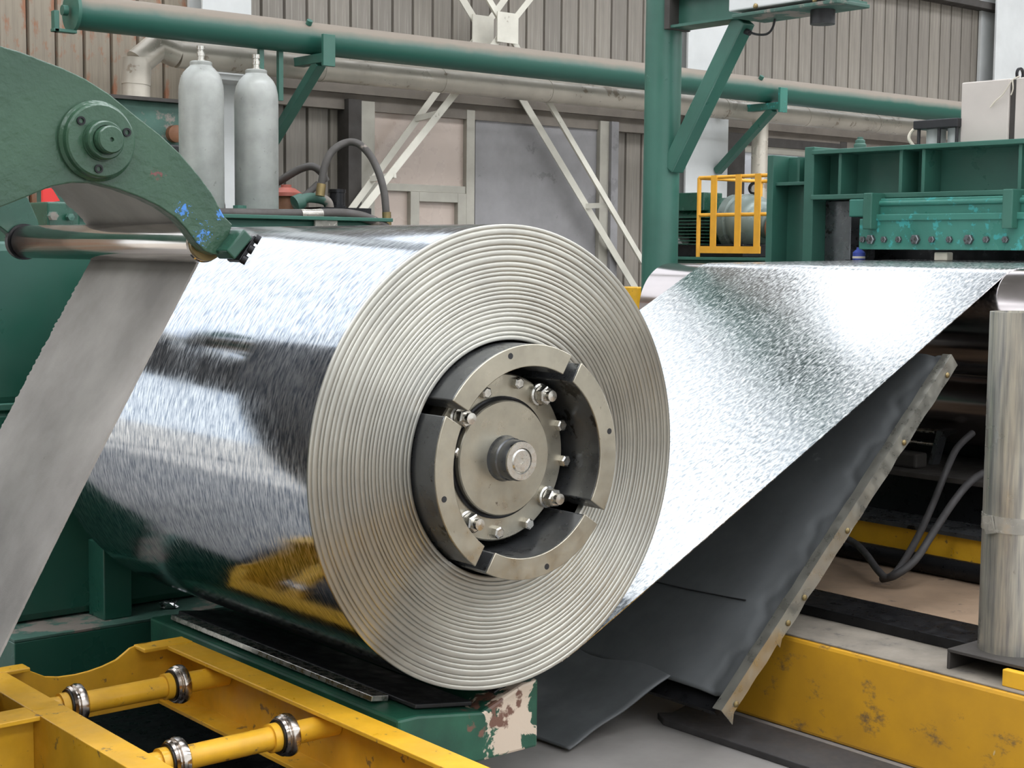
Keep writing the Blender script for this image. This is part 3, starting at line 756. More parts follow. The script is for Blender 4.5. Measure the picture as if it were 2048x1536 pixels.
MB().bar((5.2, 3.56, 0.66), (5.22, 3.52, 0.86), 0.02, 0.05).build('upright', 'steel_dark', db, False)
for z in (0.74, 0.79):
    MB().cyl((5.2, 3.56, z), (5.2, 3.70, z), 0.007, 8).build('rung', 'bright', db)
bp = thing('black_pipe', 'glossy black pipe lying along the yellow base beam', 'pipe', (4.72, 3.3, 0.325))
MB().cyl((4.735, 0.8, 0.362), (4.735, 4.6, 0.362), 0.036, 24).build('pipe', 'steel_black', bp)
hz = thing('drooping_hose', 'pair of black hoses sagging onto the brown ledge', 'hose', (4.55, 3.3, 0.325))
MB().tube([(4.650, 3.615, 0.415), (4.640, 3.555, 0.421), (4.600, 3.471, 0.414), (4.520, 3.364, 0.400), (4.420, 3.244, 0.381), (4.400, 3.186, 0.366), (4.440, 3.164, 0.401), (4.600, 3.207, 0.483), (4.720, 3.230, 0.587), (4.800, 3.226, 0.719), (4.900, 3.253, 0.783), (5.000, 3.256, 0.831)], 0.013, 12).build('hose', 'mat', hz)
MB().tube([(4.420, 3.222, 0.352), (4.400, 3.155, 0.380), (4.460, 3.116, 0.433), (4.580, 3.121, 0.526), (4.680, 3.110, 0.625), (4.780, 3.106, 0.689), (4.900, 3.092, 0.727)], 0.014, 12).build('hose', 'mat', hz)

# support tube at the right edge
tp = thing('support_tube', 'scratched silver steel tube standing on a channel foot at the right edge', 'pillar', (3.9, 2.38, 0.302))
MB().lathe((3.895, 2.38, 0.362), (0, 0, 1), [(0.096, 0), (0.096, 0.98), (0.088, 0.98), (0.088, 0.9)], 40).build('tube', 'tube', tp)
MB().ring((3.895, 2.38, 0.715), (0, 0, 1), [(0.0962, 0), (0.0985, 0), (0.0985, 0.045), (0.0962, 0.045)], 40).bar((3.795, 2.40, 0.71), (3.79, 2.41, 0.76), 0.03, 0.006).build('tape_band', 'tape', tp)
MB().box(3.75, 4.06, 2.20, 2.5, 0.352, 0.362).box(3.75, 4.06, 2.20, 2.21, 0.302, 0.352).box(3.75, 4.06, 2.49, 2.5, 0.302, 0.352).build('channel_foot', 'dark_recess', tp, False, 0.002)
MB().box(3.72, 3.745, 2.08, 2.30, 0.302, 0.35).build('yellow_lug', 'yellow', tp, False, 0.003)

# floor mat
fm = tag(MB().prism([(3.40, 3.30), (3.435, 3.36), (3.47, 3.33), (3.57, 3.36), (3.62, 3.2), (3.62, 1.2), (3.42, 1.2)], 'Z', 0.0, 0.022).build('rubber_mat', 'mat', None, False, 0.003), 'flat black rubber mat lying on the floor along the yellow curb', 'mat')

tag(MB().box(0.7, 2.26, 1.2, 4.59, 0.0, 0.006).build('floor_shade_sheet', 'steel_black', None, False), 'flat black sheet added as painted shade on the floor below the yellow frame', 'shade sheet')  # black sheet added to darken the floor where the frame shades it

tag(MB().box(5.26, 5.33, 5.34, 5.46, 0.0, 1.33).build('bollard', 'yellow', None, False, 0.006), 'small yellow guard post glimpsed between the coil edge and the deflector roll', 'post')

# ================================================================ the coil and its strip
CX, CZ, RC, YF, YB = 2.51, 0.96, 0.61, 3.018, 4.52
coil = thing('steel_coil', 'large coil of bright galvanized sheet steel with its strip running off to the right', 'coil', (CX, (YF + YB) / 2, CZ - RC))

def with_uv(name, verts, faces, uvs, mat, parent, smooth=True, angle=35):
    me = bpy.data.meshes.new(name)
    me.from_pydata(verts, [], faces)
    lay = me.uv_layers.new(name='uv')
    for poly in me.polygons:
        for li, vi in zip(poly.loop_indices, poly.vertices):
            lay.data[li].uv = uvs[vi]
    if smooth:
        me.shade_smooth()
        me.set_sharp_from_angle(angle=math.radians(angle))
    return put(name, me, mat, parent)

# outer wrap: a cylinder whose seam lies where the strip leaves it
n = 360
vs, fs, uv = [], [], []
for i in range(n + 1):
    t = -2 * math.pi * i / n - math.radians(63.3)
    for yy in (YF + 0.006, YB):
        vs.append((CX + RC * math.cos(t), yy, CZ + RC * math.sin(t)))
        uv.append((RC * 2 * math.pi * i / n, yy))
for i in range(n):
    fs.append((2 * i, 2 * i + 1, 2 * i + 3, 2 * i + 2))
with_uv('outer_wrap', vs, fs, uv, 'coil', coil)
MB().ring((CX, YB, CZ), (0, 1, 0), [(0.307, -0.01), (RC, -0.01), (RC - 0.002, 0.0), (0.307, 0.0)], 128).build('rear_face', 'edge', coil)
# wraps seen on the end face: bands of uneven width with a proud rounded crown
NR = 24
ws = [1 + random.uniform(-0.28, 0.3) for _ in range(NR)]
tot = sum(ws)
r = 0.311
for w in ws:
    w = w / tot * (RC - 0.311)
    j = random.uniform(-0.0012, 0.0012)
    prof = [(r + 0.0004, YF + 0.02), (r + 0.0004, YF + 0.0021 + j), (r + 0.12 * w, YF + 0.0008 + j), (r + 0.30 * w, YF + 0.0002 + j), (r + 0.5 * w, YF + j), (r + 0.70 * w, YF + 0.0002 + j), (r + 0.88 * w, YF + 0.0008 + j), (r + w - 0.0004, YF + 0.0021 + j), (r + w - 0.0004, YF + 0.02)]
    MB().ring((CX, 0, CZ), (0, 1, 0), prof, 160).build('wrap_ring', 'edge', coil, True, 0, 60)
    r += w

MB().ring((CX, 0, CZ), (0, 1, 0), [(0.311, YF + 0.02), (0.311, YF + 0.0028), (RC - 0.0006, YF + 0.0028), (RC - 0.0006, YF + 0.02)], 160).build('face_backing', 'edge', coil, True, 0, 30)

# strip: straight cross tangent from the coil underside to the deflector roll, then over it
RX, RZ, RR = 4.9, 1.255, 0.2015
dx, dz = RX - CX, RZ - CZ
L = math.hypot(dx, dz)
ang = math.atan2(dz, dx) + math.asin((RC + RR) / L)
ux, uz = math.cos(ang), math.sin(ang)
nx, nz = -uz, ux
T1 = (CX - RC * nx, CZ - RC * nz)
T2 = (RX + RR * nx, RZ + RR * nz)
path = []
for q in range(8):
    t = math.radians(-8 + q)
    path.append((CX + RC * math.cos(math.atan2(-nz, -nx) + t), CZ + RC * math.sin(math.atan2(-nz, -nx) + t)))
for q in range(0, 41):
    s = q / 40
    sag = -0.006 * math.sin(math.pi * s)
    path.append((T1[0] + (T2[0] - T1[0]) * s + nx * sag, T1[1] + (T2[1] - T1[1]) * s + nz * sag))
a_start = math.atan2(nz, nx)
for q in range(1, 13):
    t = a_start + (math.pi / 2 - a_start) * q / 12
    path.append((RX + RR * math.cos(t), RZ + RR * math.sin(t)))
for q in range(1, 8):
    path.append((RX + 0.2 * q, RZ + RR + 0.003 * q))

def ribbon(name, path, y0f, y1f, th, mat, parent, ny=4):
    vs, fs, uv = [], [], []
    m = len(path)
    s = 0.0
    for i, (x, z) in enumerate(path):
        a = path[max(i - 1, 0)]
        b = path[min(i + 1, m - 1)]
        d = math.hypot(b[0] - a[0], b[1] - a[1])
        px, pz = -(b[1] - a[1]) / d, (b[0] - a[0]) / d
        if i:
            s += math.hypot(x - path[i - 1][0], z - path[i - 1][1])
        y0 = y0f(i / (m - 1)) if callable(y0f) else y0f
        y1 = y1f(i / (m - 1)) if callable(y1f) else y1f
        for k_ in (1, -1):
            for j in range(ny + 1):
                y = y0 + (y1 - y0) * j / ny
                vs.append((x + px * th / 2 * k_, y, z + pz * th / 2 * k_))
                uv.append((s, y))
    w = ny + 1
    for i in range(m - 1):
        o = i * 2 * w
        p = (i + 1) * 2 * w
        for j in range(ny):
            fs.append((o + j, p + j, p + j + 1, o + j + 1))
            fs.append((o + w + j, o + w + j + 1, p + w + j + 1, p + w + j))
        fs.append((o, o + w, p + w, p))
        fs.append((o + ny, p + ny, p + w + ny, o + w + ny))
    fs.append(tuple(range(0, w)) + tuple(range(2 * w - 1, w - 1, -1)))
    o = (m - 1) * 2 * w
    fs.append(tuple(range(o + w - 1, o - 1, -1)) + tuple(range(o + w, o + 2 * w)))
    return with_uv(name, vs, fs, uv, mat, parent, True, 50)
st = ribbon('steel_strip', path, YF + 0.004, YB - 0.004, 0.003, 'strip', coil)
st['label'] = 'spangled bright steel strip climbing from the coil to the roll'

# ================================================================ mandrel
md = thing('mandrel', 'grey expanding mandrel with four jaws and bolted hub inside the coil', 'mandrel', (CX, 3.0, CZ - 0.305))
YM = 2.93
gaps = []
for gx_, gz_ in ((2.652, 2.930, 1.195)[::2], (2.253, 2.930, 1.113)[::2], (2.364, 2.930, 0.722)[::2], (2.729, 2.930, 0.814)[::2]):
    gaps.append(math.atan2(gz_ - CZ, gx_ - CX))
gaps.sort()
holes = []
for q in range(4):
    g0 = gaps[q]
    g1 = gaps[(q + 1) % 4] + (2 * math.pi if q == 3 else 0)
    hw = 0.021
    n = 28
    vs, fs = [], []
    for yy in (YM, YB + 0.02):
        for rr in (0.304, 0.248):
            for i in range(n + 1):
                d = hw / rr
                t = g0 + d + (g1 - g0 - 2 * d) * i / n
                vs.append((CX + rr * math.cos(t), yy, CZ + rr * math.sin(t)))
    m = n + 1
    b = MB()
    for i in range(n):
        fs += [(i, i + 1, m + i + 1, m + i), (2 * m + i, 3 * m + i, 3 * m + i + 1, 2 * m + i + 1), (i, 2 * m + i, 2 * m + i + 1, i + 1), (m + i, m + i + 1, 3 * m + i + 1, 3 * m + i)]
    fs += [(0, m, 3 * m, 2 * m), (n, 2 * m + n, 3 * m + n, m + n)]
    b.add(vs, fs)
    b.build('jaw_segment', 'steel_dark', md, True, 0.004)
    # machined end face of the jaw
    vs, fs = [], []
    for yy in (YM - 0.004, YM + 0.002):
        for rr in (0.3045, 0.2475):
            for i in range(n + 1):
                d = (hw - 0.0005) / rr
                t = g0 + d + (g1 - g0 - 2 * d) * i / n
                vs.append((CX + rr * math.cos(t), yy, CZ + rr * math.sin(t)))
    fs = []
    for i in range(n):
        fs += [(i, i + 1, m + i + 1, m + i), (2 * m + i, 3 * m + i, 3 * m + i + 1, 2 * m + i + 1), (i, 2 * m + i, 2 * m + i + 1, i + 1), (m + i, m + i + 1, 3 * m + i + 1, 3 * m + i)]
    fs += [(0, m, 3 * m, 2 * m), (n, 2 * m + n, 3 * m + n, m + n)]
    jf = MB().add(vs, fs).build('jaw_face', 'steel', md, True, 0.002)
    tm = (g0 + g1) / 2
    MB().lathe((CX + 0.285 * math.cos(tm), YM - 0.0045, CZ + 0.285 * math.sin(tm)), (0, 1, 0), [(0.008, 0), (0.008, 0.003), (0, 0.003)], 16).build('pin_hole', 'black', jf)
MB().lathe((CX, 3.052, CZ), (0, 1, 0), [(0.218, 0), (0.222, 0.004), (0.222, 0.06), (0.16, 0.06), (0.16, 1.4)], 72).build('flange_plate', 'steel', md)
MB().ring((CX, 3.046, CZ), (0, 1, 0), [(0.146, 0.02), (0.162, 0.02), (0.162, 0.0), (0.158, -0.002), (0.146, 0.0)], 64).build('groove_ring', 'steel_black', md)
MB().lathe((CX, 3.028, CZ), (0, 1, 0), [(0.149, 0), (0.152, 0.003), (0.152, 0.04)], 64).build('end_disc', 'steel', md)
MB().lathe((CX, 3.03, CZ), (0, -1, 0), [(0.062, 0), (0.058, 0.008), (0.056, 0.012), (0.056, 0.03), (0.053, 0.034), (0.053, 0.062), (0.049, 0.068), (0.032, 0.068), (0.032, 0.063)], 40).build('spindle_boss', 'steel_dark', md)
MB().lathe((CX, 2.968, CZ), (0, -1, 0), [(0.033, 0), (0.033, 0.006), (0.028, 0.010), (0.008, 0.010), (0.006, 0.006), (0, 0.006)], 32).build('spindle_end', 'bright', md)
MB().ring((CX, 2.9618, CZ), (0, -1, 0), [(0.034, 0), (0.050, 0), (0.0505, -0.004), (0.05, 0.003), (0.034, 0.003)], 40).build('spindle_rim', 'bright', md)
bolt_m = MB().lathe((0, 0, 0), (0, -1, 0), [(0.016, 0), (0.016, 0.016), (0.012, 0.019), (0, 0.019)], 6).mesh('bolt')
stud_m = MB().lathe((0, 0, 0), (0, -1, 0), [(0.030, 0), (0.030, 0.010), (0.025, 0.013), (0.025, 0.018)], 24).lathe((0, -0.018, 0), (0, -1, 0), [(0.025, 0), (0.025, 0.022), (0.021, 0.025)], 6).lathe((0, -0.04, 0), (0, -1, 0), [(0.015, 0), (0.015, 0.02), (0, 0.021)], 16).mesh('stud_nut')
for px_ in ((2.565, 3.045, 1.154), (2.455, 3.045, 1.134), (2.717, 3.045, 1.032), (2.733, 3.045, 0.933), (2.605, 3.045, 0.774), (2.501, 3.045, 0.762), (2.366, 3.045, 0.984)):
    put('bolt', bolt_m, 'bright', md, (px_[0], 3.052, px_[2]), (0, random.random(), 0))
for px_ in ((2.642, 3.030, 1.119), (2.674, 3.030, 0.840), (2.400, 3.030, 0.801), (2.370, 3.030, 1.076)):
    put('stud_nut', stud_m, 'bright', md, (px_[0], 3.052, px_[2]), (0, random.random(), 0))

# ================================================================ headstock behind the coil
hs = thing('headstock', 'big smooth green uncoiler headstock behind the belt at the left', 'machine', (2.4, 5.3, 0.26))
MB().box(1.76, 3.2, 4.78, 6.1, 0.262, 0.98).build('lower_housing', 'green_body', hs, False, 0.03)
MB().box(1.76, 3.2, 4.78, 6.1, 0.985, 1.515).build('upper_housing', 'green_body', hs, False, 0.03)
MB().box(1.745, 3.22, 4.765, 6.12, 0.972, 0.995).build('split_flange', 'green', hs, False, 0.004)
MB().lathe((CX, 4.78, CZ), (0, -1, 0), [(0.45, 0), (0.45, 0.10), (0.40, 0.12), (0.33, 0.12), (0.33, 0.2)], 64).build('pusher_disc', 'green_body', hs)
MB().box(2.14, 2.24, 4.66, 4.78, 0.262, 0.52).build('stiffener', 'green_body', hs, False, 0.004)
mbse = thing('uncoiler_plinth', 'low dark green machine base with a dusty top under the coil', 'machine base', (2.5, 5.3, 0))
MB().box(1.81, 3.3, 4.6, 6.3, 0, 0.252).build('plinth', 'green_body', mbse, False, 0.004)
MB().box(1.81, 3.3, 4.6, 6.3, 0.252, 0.262).build('top_plate', 'green_dusty', mbse, False, 0.002)
fo = MB()
bmf = bmesh.new()
bmesh.ops.create_icosphere(bmf, subdivisions=2, radius=0.028)
for v in bmf.verts:
    v.co *= random.uniform(0.55, 1.25)
    v.co.z *= 0.6
    v.co.x *= 1.3
mef = bpy.data.meshes.new('foil_scrap')
bmf.to_mesh(mef)
bmf.free()
tag(put('foil_scrap', mef, 'foil', None, (2.394, 4.696, 0.276)), 'crumpled scrap of silver foil on the dusty green base', 'scrap')

# ================================================================ coil car saddle under the coil
sd = thing('coil_saddle', 'dark green coil car saddle with flaking paint below the coil', 'saddle', (2.42, 3.7, 0))
MB().prism([(2.185, 0.15), (2.655, 0.15), (2.655, 0.34), (2.60, 0.335), (2.46, 0.285), (2.25, 0.315), (2.185, 0.315)], 'Y', 3.05, 4.42).build('saddle_body', 'saddle', sd, False, 0.008)
MB().bar((2.235, 3.20, 0.327), (2.235, 4.32, 0.327), 0.055, 0.016, (0.15, 0, 1)).build('wear_plate', 'bright', sd, False, 0.002)
MB().bar((2.37, 3.10, 0.308), (2.37, 4.40, 0.308), 0.19, 0.012, (0.14, 0, 1)).build('rubber_pad', 'black', sd, False, 0.003)
MB().bar((2.58, 3.09, 0.327), (2.58, 4.40, 0.327), 0.10, 0.012, (-0.35, 0, 1)).build('rubber_pad', 'black', sd, False, 0.003)
MB().box(2.28, 2.62, 3.4, 4.2, 0.0, 0.15).build('lift_pedestal', 'steel_black', sd, False)

# ================================================================ yellow roller frame in the foreground
yf = thing('roller_frame', 'yellow channel steel roller frame at the lower left', 'frame', (1.77, 3.3, 0))
def channel(x_web, x_tip, y0, y1, z0, z1, name='rail'):
    d = 1 if x_tip > x_web else -1
    t, f = 0.009 * d, 0.012
    pts = [(x_web, z0), (x_tip, z0), (x_tip, z0 + f), (x_web + t, z0 + f), (x_web + t, z1 - f), (x_tip, z1 - f), (x_tip, z1), (x_web, z1)]
    return MB().prism(pts, 'Y', y0, y1).build(name, 'yellow', yf, False, 0.002)
channel(2.085, 2.003, 1.9, 4.01, 0.165, 0.35)
channel(1.451, 1.533, 1.9, 4.01, 0.165, 0.35)
# back plate with a worn scooped top edge
bpts = [(1.451, 0.165), (2.085, 0.165), (2.085, 0.35), (1.985, 0.352), (1.945, 0.352), (1.915, 0.345), (1.892, 0.33), (1.872, 0.318), (1.83, 0.306), (1.79, 0.299), (1.75, 0.296), (1.70, 0.298), (1.66, 0.306), (1.625, 0.325), (1.60, 0.338), (1.57, 0.35), (1.451, 0.35)]
MB().prism(bpts, 'Y', 4.0, 4.01).build('end_plate', 'yellow', yf, False, 0.002)
MB().box(1.93, 2.085, 3.94, 4.01, 0.340, 0.352).build('end_flange', 'yellow', yf, False, 0.003)
MB().box(1.451, 1.60, 3.955, 4.01, 0.340, 0.352).build('end_flange', 'yellow', yf, False, 0.003)
for y0, y1 in ((3.53, 3.625), (3.80, 3.88)):
    MB().box(1.22, 1.451, y0, y1, 0.338, 0.35).box(1.22, 1.451, (y0 + y1) / 2 - 0.005, (y0 + y1) / 2 + 0.005, 0.165, 0.338).build('cross_member', 'yellow', yf, False, 0.002)
for sx, sy in ((1.495, 2.1), (2.04, 2.1), (1.495, 3.9)):
        MB().box(sx - 0.04, sx + 0.04, sy - 0.04, sy + 0.04, 0.0, 0.165).build('leg', 'yellow', yf, False, 0.003)
def axle(yy, lab):
    t = thing('cross_roller', lab, 'roller', (1.77, yy, 0.3), 'cross rollers of the yellow frame')
    z = 0.30
    MB().cyl((1.56, yy, z), (2.074, yy, z), 0.029, 28).build('tube', 'yellow', t)
    for wx in (1.628, 1.925):
        MB().lathe((wx - 0.022, yy, z), (1, 0, 0), [(0.032, 0), (0.046, 0.002), (0.050, 0.008), (0.046, 0.012), (0.046, 0.016), (0.052, 0.018), (0.054, 0.026), (0.052, 0.036), (0.044, 0.042), (0.032, 0.043)], 36).build('wheel', 'wheel', t)
        MB().ring((wx - 0.0245, yy, z), (1, 0, 0), [(0.030, 0), (0.043, 0.0), (0.043, 0.004), (0.030, 0.004)], 32).build('bearing_seal', 'steel_black', t)
        MB().ring((wx - 0.045, yy, z), (1, 0, 0), [(0.028, 0), (0.036, 0), (0.036, 0.02), (0.028, 0.02)], 28).build('collar', 'yellow', t)
axle(3.725, 'yellow cross roller with two wheels nearer the back plate of the frame')
axle(3.165, 'yellow cross roller with two wheels nearest the bottom edge')

# ================================================================ belt and its wrapper arm
BX, BZ, BR = 1.742, 1.513, 0.047
bl_path = []
# upper run comes down from the left, goes round the roller's far side, then down to the left
def tangent(px, pz, cx, cz, r, side):
    d = math.hypot(px - cx, pz - cz)
    a = math.atan2(pz - cz, px - cx)
    b = math.acos(r / d)
    t = a + side * b
    return t
pu = (1.555, 1.762)
pl = (1.06, 0.19)
tu = tangent(pu[0], pu[1], BX, BZ, BR + 0.004, -1)
tl = tangent(pl[0], pl[1], BX, BZ, BR + 0.004, 1)
A = (BX + (BR + 0.004) * math.cos(tu), BZ + (BR + 0.004) * math.sin(tu))
B = (BX + (BR + 0.004) * math.cos(tl), BZ + (BR + 0.004) * math.sin(tl))
for q in range(41):
    s = q / 40
    bl_path.append((pu[0] + (A[0] - pu[0]) * s, pu[1] + (A[1] - pu[1]) * s))
if tl > tu:
    tl -= 2 * math.pi
for q in range(1, 16):
    t = tu + (tl - tu) * q / 16
    bl_path.append((BX + (BR + 0.004) * math.cos(t), BZ + (BR + 0.004) * math.sin(t)))
for q in range(281):
    s = q / 280
    sag = 0.012 * math.sin(math.pi * s)
    bl_path.append((B[0] + (pl[0] - B[0]) * s - sag, B[1] + (pl[1] - B[1]) * s))
rb = random.Random(3)
fr = [rb.uniform(0, 1) ** 3 for _ in range(600)]
bt_ = ribbon('wrapper_belt', bl_path, lambda s: 3.31 - 0.0015 * fr[int(s * 500)], lambda s: 3.905 + 0.012 * fr[int(s * 500) + 40], 0.006, 'belt', None, 6)
tag(bt_, 'wide grey woven belt hanging diagonally from the chrome roller, frayed along one edge', 'belt')

ar = thing('belt_wrapper', 'curved green arm with a bolted hub and chrome roller at the upper left', 'machine arm', (1.3, 3.6, 1.5))
outer = [(0.70, 1.72), (0.85, 1.82), (1.05, 1.90), (1.16, 1.918), (1.239, 3.165, 1.918)[::2], (1.282, 3.165, 1.910)[::2], (1.324, 3.165, 1.898)[::2], (1.375, 3.165, 1.884)[::2], (1.427, 3.165, 1.865)[::2], (1.483, 3.165, 1.836)[::2], (1.546, 3.165, 1.792)[::2], (1.604, 3.165, 1.754)[::2], (1.655, 3.165, 1.713)[::2], (1.698, 3.165, 1.669)[::2], (1.733, 3.165, 1.628)[::2], (1.764, 3.165, 1.576)[::2], (1.787, 3.165, 1.556)[::2]]
inner = [(1.760, 3.165, 1.487)[::2], (1.736, 3.165, 1.485)[::2], (1.714, 3.165, 1.493)[::2], (1.692, 3.165, 1.513)[::2], (1.667, 3.165, 1.543)[::2], (1.641, 3.165, 1.568)[::2], (1.602, 3.165, 1.592)[::2], (1.557, 3.165, 1.611)[::2], (1.503, 3.165, 1.628)[::2], (1.447, 3.165, 1.640)[::2], (1.393, 3.165, 1.639)[::2], (1.346, 3.165, 1.629)[::2], (1.288, 3.165, 1.604)[::2], (1.232, 3.165, 1.581)[::2], (1.12, 1.52), (0.98, 1.40), (0.80, 1.2), (0.62, 1.2)]
MB().prism(outer + inner, 'Y', 3.165, 3.205).build('arm_plate', 'arm', ar, False, 0.003)
far = [(x, z) for x, z in outer[:9]] + [(1.757, 1.642), (1.786, 1.577), (1.797, 1.534), (1.772, 1.489), (1.743, 1.482), (1.70, 1.535), (1.66, 1.565), (1.60, 1.58), (1.5, 1.60), (1.36, 1.59), (1.23, 1.55), (1.12, 1.5), (0.98, 1.40), (0.80, 1.2), (0.62, 1.2)]
MB().prism(far, 'Y', 4.30, 4.34).build('arm_plate', 'green_deep', ar, False, 0.003)
hb = MB().lathe((1.448, 3.165, 1.731), (0, -1, 0), [(0.088, 0), (0.088, 0.010), (0.082, 0.016), (0.080, 0.028), (0.076, 0.032), (0.045, 0.032), (0.044, 0.036)], 56).build('hub_flange', 'arm', ar)
MB().lathe((1.448, 3.133, 1.731), (0, -1, 0), [(0.042, 0), (0.042, 0.022), (0.039, 0.026), (0.032, 0.026), (0.031, 0.022)], 40).build('hub_collar', 'arm', hb)
MB().lathe((1.448, 3.11, 1.731), (0, -1, 0), [(0.030, 0), (0.030, 0.024), (0.027, 0.028), (0.005, 0.028), (0.004, 0.022), (0, 0.022)], 36).build('hub_shaft', 'arm', hb)
for a_ in (140, 20, 262):
    a_ = math.radians(a_)
    c_ = (1.448 + 0.062 * math.cos(a_), 3.133, 1.731 + 0.062 * math.sin(a_))
    MB().ring(c_, (0, -1, 0), [(0.0055, -0.004), (0.0095, -0.004), (0.0095, 0.004), (0.0055, 0.004)], 20).lathe((c_[0], 3.134, c_[2]), (0, -1, 0), [(0.006, 0), (0.0, 0.0005)], 6).build('socket_screw', 'steel_black', hb)
MB().lathe((BX, 3.215, BZ), (0, 1, 0), [(0.030, 0), (0.044, 0.002), (0.047, 0.006), (0.047, 1.06), (0.043, 1.066), (0.030, 1.07)], 48).build('chrome_roller', 'chrome', ar)
MB().ring((BX, 3.205, BZ), (0, 1, 0), [(0.024, 0), (0.043, 0), (0.043, 0.010), (0.036, 0.012), (0.024, 0.006)], 40).build('bearing_ring', 'brass', ar)
MB().ring((BX, 4.29, BZ), (0, 1, 0), [(0.024, 0), (0.052, 0), (0.052, 0.02), (0.024, 0.02)], 40).build('bearing_ring', 'steel_black', ar)
MB().cyl((BX, 3.17, BZ), (BX, 4.33, BZ), 0.022, 20).build('roller_shaft', 'steel_dark', ar)
tipc = MB().bar((1.752, 3.150, 1.484), (1.80, 3.150, 1.535), 0.075, 0.03, (-0.7, 0, 0.7)).build('tip_block', 'green_deep', ar, False, 0.004)
MB().bar((1.782, 3.150, 1.470), (1.825, 3.150, 1.528), 0.06, 0.012, (-0.7, 0, 0.7)).build('tip_cap', 'steel_black', tipc, False, 0.003)
for t_ in (0.08, 0.5, 0.9):
    c_ = Vector((1.785 + 0.043 * t_, 3.125, 1.472 + 0.058 * t_))
    MB().lathe(c_, (0.75, -0.45, -0.5), [(0.011, 0), (0.011, 0.012), (0.006, 0.012), (0.006, 0.006), (0, 0.006)], 14).build('cap_screw', 'steel_black', tipc)
MB().box(0.55, 0.85, 3.1, 4.4, 0, 1.3).build('pivot_stand', 'green_deep', ar, False, 0.01)

# ================================================================ black rubber apron on its threading table
ap = thing('rubber_apron', 'black rubber apron sheet with a screwed metal edge sloping below the strip', 'apron', (3.6, 3.6, 0))
sx0, sz0, sx1, sz1 = 3.376, 0.165, 4.46, 1.16
def grid(name, fn, nu, nv, mat, parent, th):
    vs, fs, uv = [], [], []
    for i in range(nu + 1):
        for j in range(nv + 1):
            p = fn(i / nu, j / nv)
            vs.append(p)
            uv.append((p[0], p[1]))
    w = nv + 1
    for i in range(nu):
        for j in range(nv):
            fs.append((i * w + j, (i + 1) * w + j, (i + 1) * w + j + 1, i * w + j + 1))
    o = with_uv(name, vs, fs, uv, mat, parent, True, 180)
    s_ = o.modifiers.new('thickness', 'SOLIDIFY')
    s_.thickness = th
    return o
SL = math.atan2(sz1 - sz0, sx1 - sx0)
def sheet(u, v):
    x = sx0 + (sx1 - sx0) * u
    z = sz0 + (sz1 - sz0) * u
    y = 3.004 + v * 1.45
    e = math.exp(-v * 9)
    h = -0.004 * e * (0.6 + 0.8 * math.sin(u * 21 + 1.3)) * math.sin(math.pi * min(1, v * 9))
    h += 0.006 * math.sin(u * 9 + v * 7) * (1 - math.exp(-v * 6)) + 0.004 * math.sin(u * 23 - v * 16) * e
    h += -0.010 * math.exp(-((v - 0.045 - 0.015 * math.sin(u * 31) - 0.008 * math.sin(u * 83)) / 0.010) ** 2)
    return (x - h * math.sin(SL), y, z + h * math.cos(SL))
grid('rubber_sheet', sheet, 110, 90, 'rubber', ap, 0.006)
def tail(u, v):
    # falls from the table end to the floor and curls toward the coil
    x = 3.40 - 0.415 * u
    z = max(0.006, 0.178 - 0.26 * u + 0.095 * u * u)
    ys_ = 3.25 + 0.03 * u + 0.03 * math.sin(u * 3.0)
    y = ys_ + v * (4.4 - ys_)
    x -= 0.05 * v * u
    z += 0.006 * math.sin(v * 14 + u * 4) * (1 - u) + 0.004 * math.sin(u * 11)
    return (x, y, max(z, 0.006))
grid('tail_flap', tail, 40, 50, 'rubber', ap, 0.005)
MB().bar((3.37, 3.75, 0.105), (4.5, 3.75, 1.145), 1.40, 0.02, (-math.sin(SL), 0, math.cos(SL))).build('table_plate', 'steel_black', ap, False)
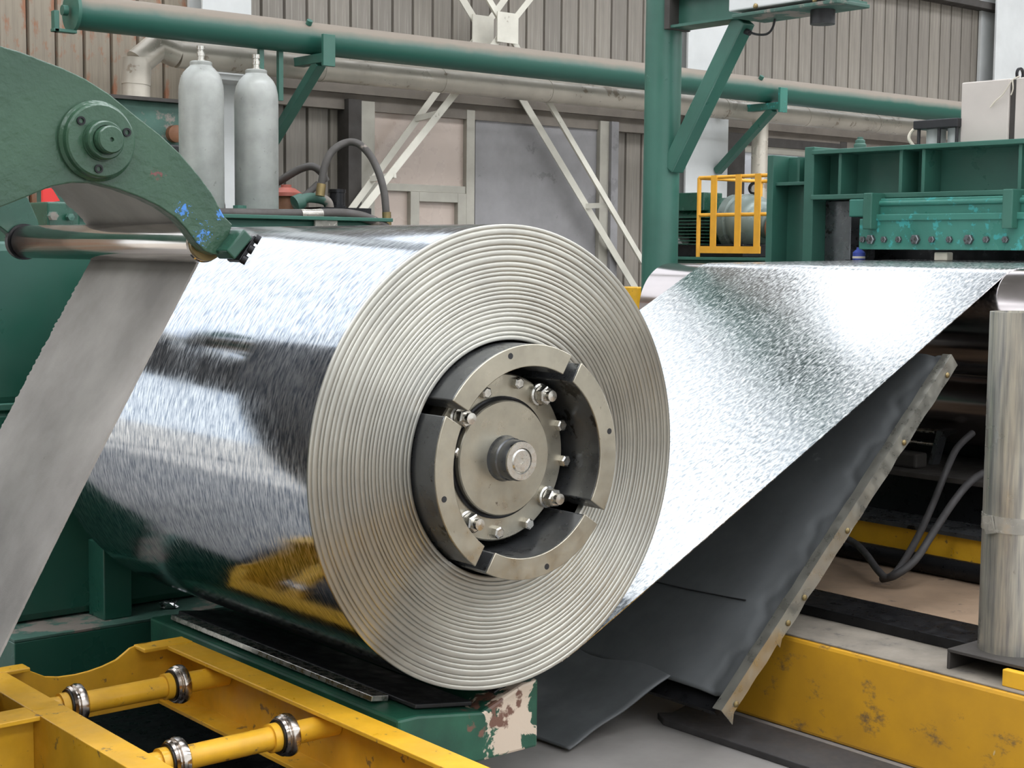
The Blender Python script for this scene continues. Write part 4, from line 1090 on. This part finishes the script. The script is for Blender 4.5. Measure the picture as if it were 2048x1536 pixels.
# seam strip across the sheet
def on(u, v, lift=0.004):
    p = sheet(u, v)
    return (p[0] - lift * math.sin(SL), p[1], p[2] + lift * math.cos(SL))
MB().tube([on(0.232, 0.11), on(0.228, 0.2), on(0.226, 0.3), on(0.226, 0.45)], 0.0025, 6).build('seam', 'black', ap)
def edge_piece(u0, u1, drop, nseg, flare):
    vs, fs = [], []
    for q in range(nseg + 1):
        u = u0 + (u1 - u0) * q / nseg
        x = sx0 + (sx1 - sx0) * u
        z = sz0 + (sz1 - sz0) * u
        wv = 0.0012 * math.sin(u * 47) + 0.0008 * math.sin(u * 90 + 1)
        dx_, dz_ = math.sin(SL), -math.cos(SL)
        d = drop + 0.0015 * math.sin(u * 60) + (flare if q in (0,) else 0)
        for yy, k_ in ((3.03, -0.006 + wv), (2.994 + wv * 0.5, -0.006 + wv), (2.992 + wv, d), (2.995 + wv, d), (2.997 + wv * 0.5, -0.004 + wv), (3.03, -0.003 + wv)):
            vs.append((x + dx_ * k_, yy, z + dz_ * k_))
    for q in range(nseg):
        for k_ in range(6):
            k2 = (k_ + 1) % 6
            fs.append((q * 6 + k_, q * 6 + k2, (q + 1) * 6 + k2, (q + 1) * 6 + k_))
    fs.append((0, 1, 2, 3, 4, 5))
    fs.append(tuple(nseg * 6 + i for i in (5, 4, 3, 2, 1, 0)))
    return MB().add(vs, fs).build('edge_strip', 'edge_zinc', ap, True, 0, 50)
MT['edge_zinc'] = paint('zinc_edge_strip', (200, 198, 186), 0.34, 0.85, 0.2, 9, None, bump=0.12, bscale=30)
edge_piece(-0.035, 0.19, 0.042, 12, 0.022)
edge_piece(0.165, 1.0, 0.046, 50, 0.014)
scr = MB().lathe((0, 0, 0), (0, -1, 0), [(0.010, 0), (0.009, 0.004), (0.004, 0.007), (0, 0.0075)], 12).mesh('screw')
for u in (0.0, 0.215, 0.285, 0.475, 0.74, 0.955):
    x = sx0 + (sx1 - sx0) * u + math.sin(SL) * 0.028
    z = sz0 + (sz1 - sz0) * u - math.cos(SL) * 0.028
    put('screw', scr, 'brass', ap, (x, 2.991, z))
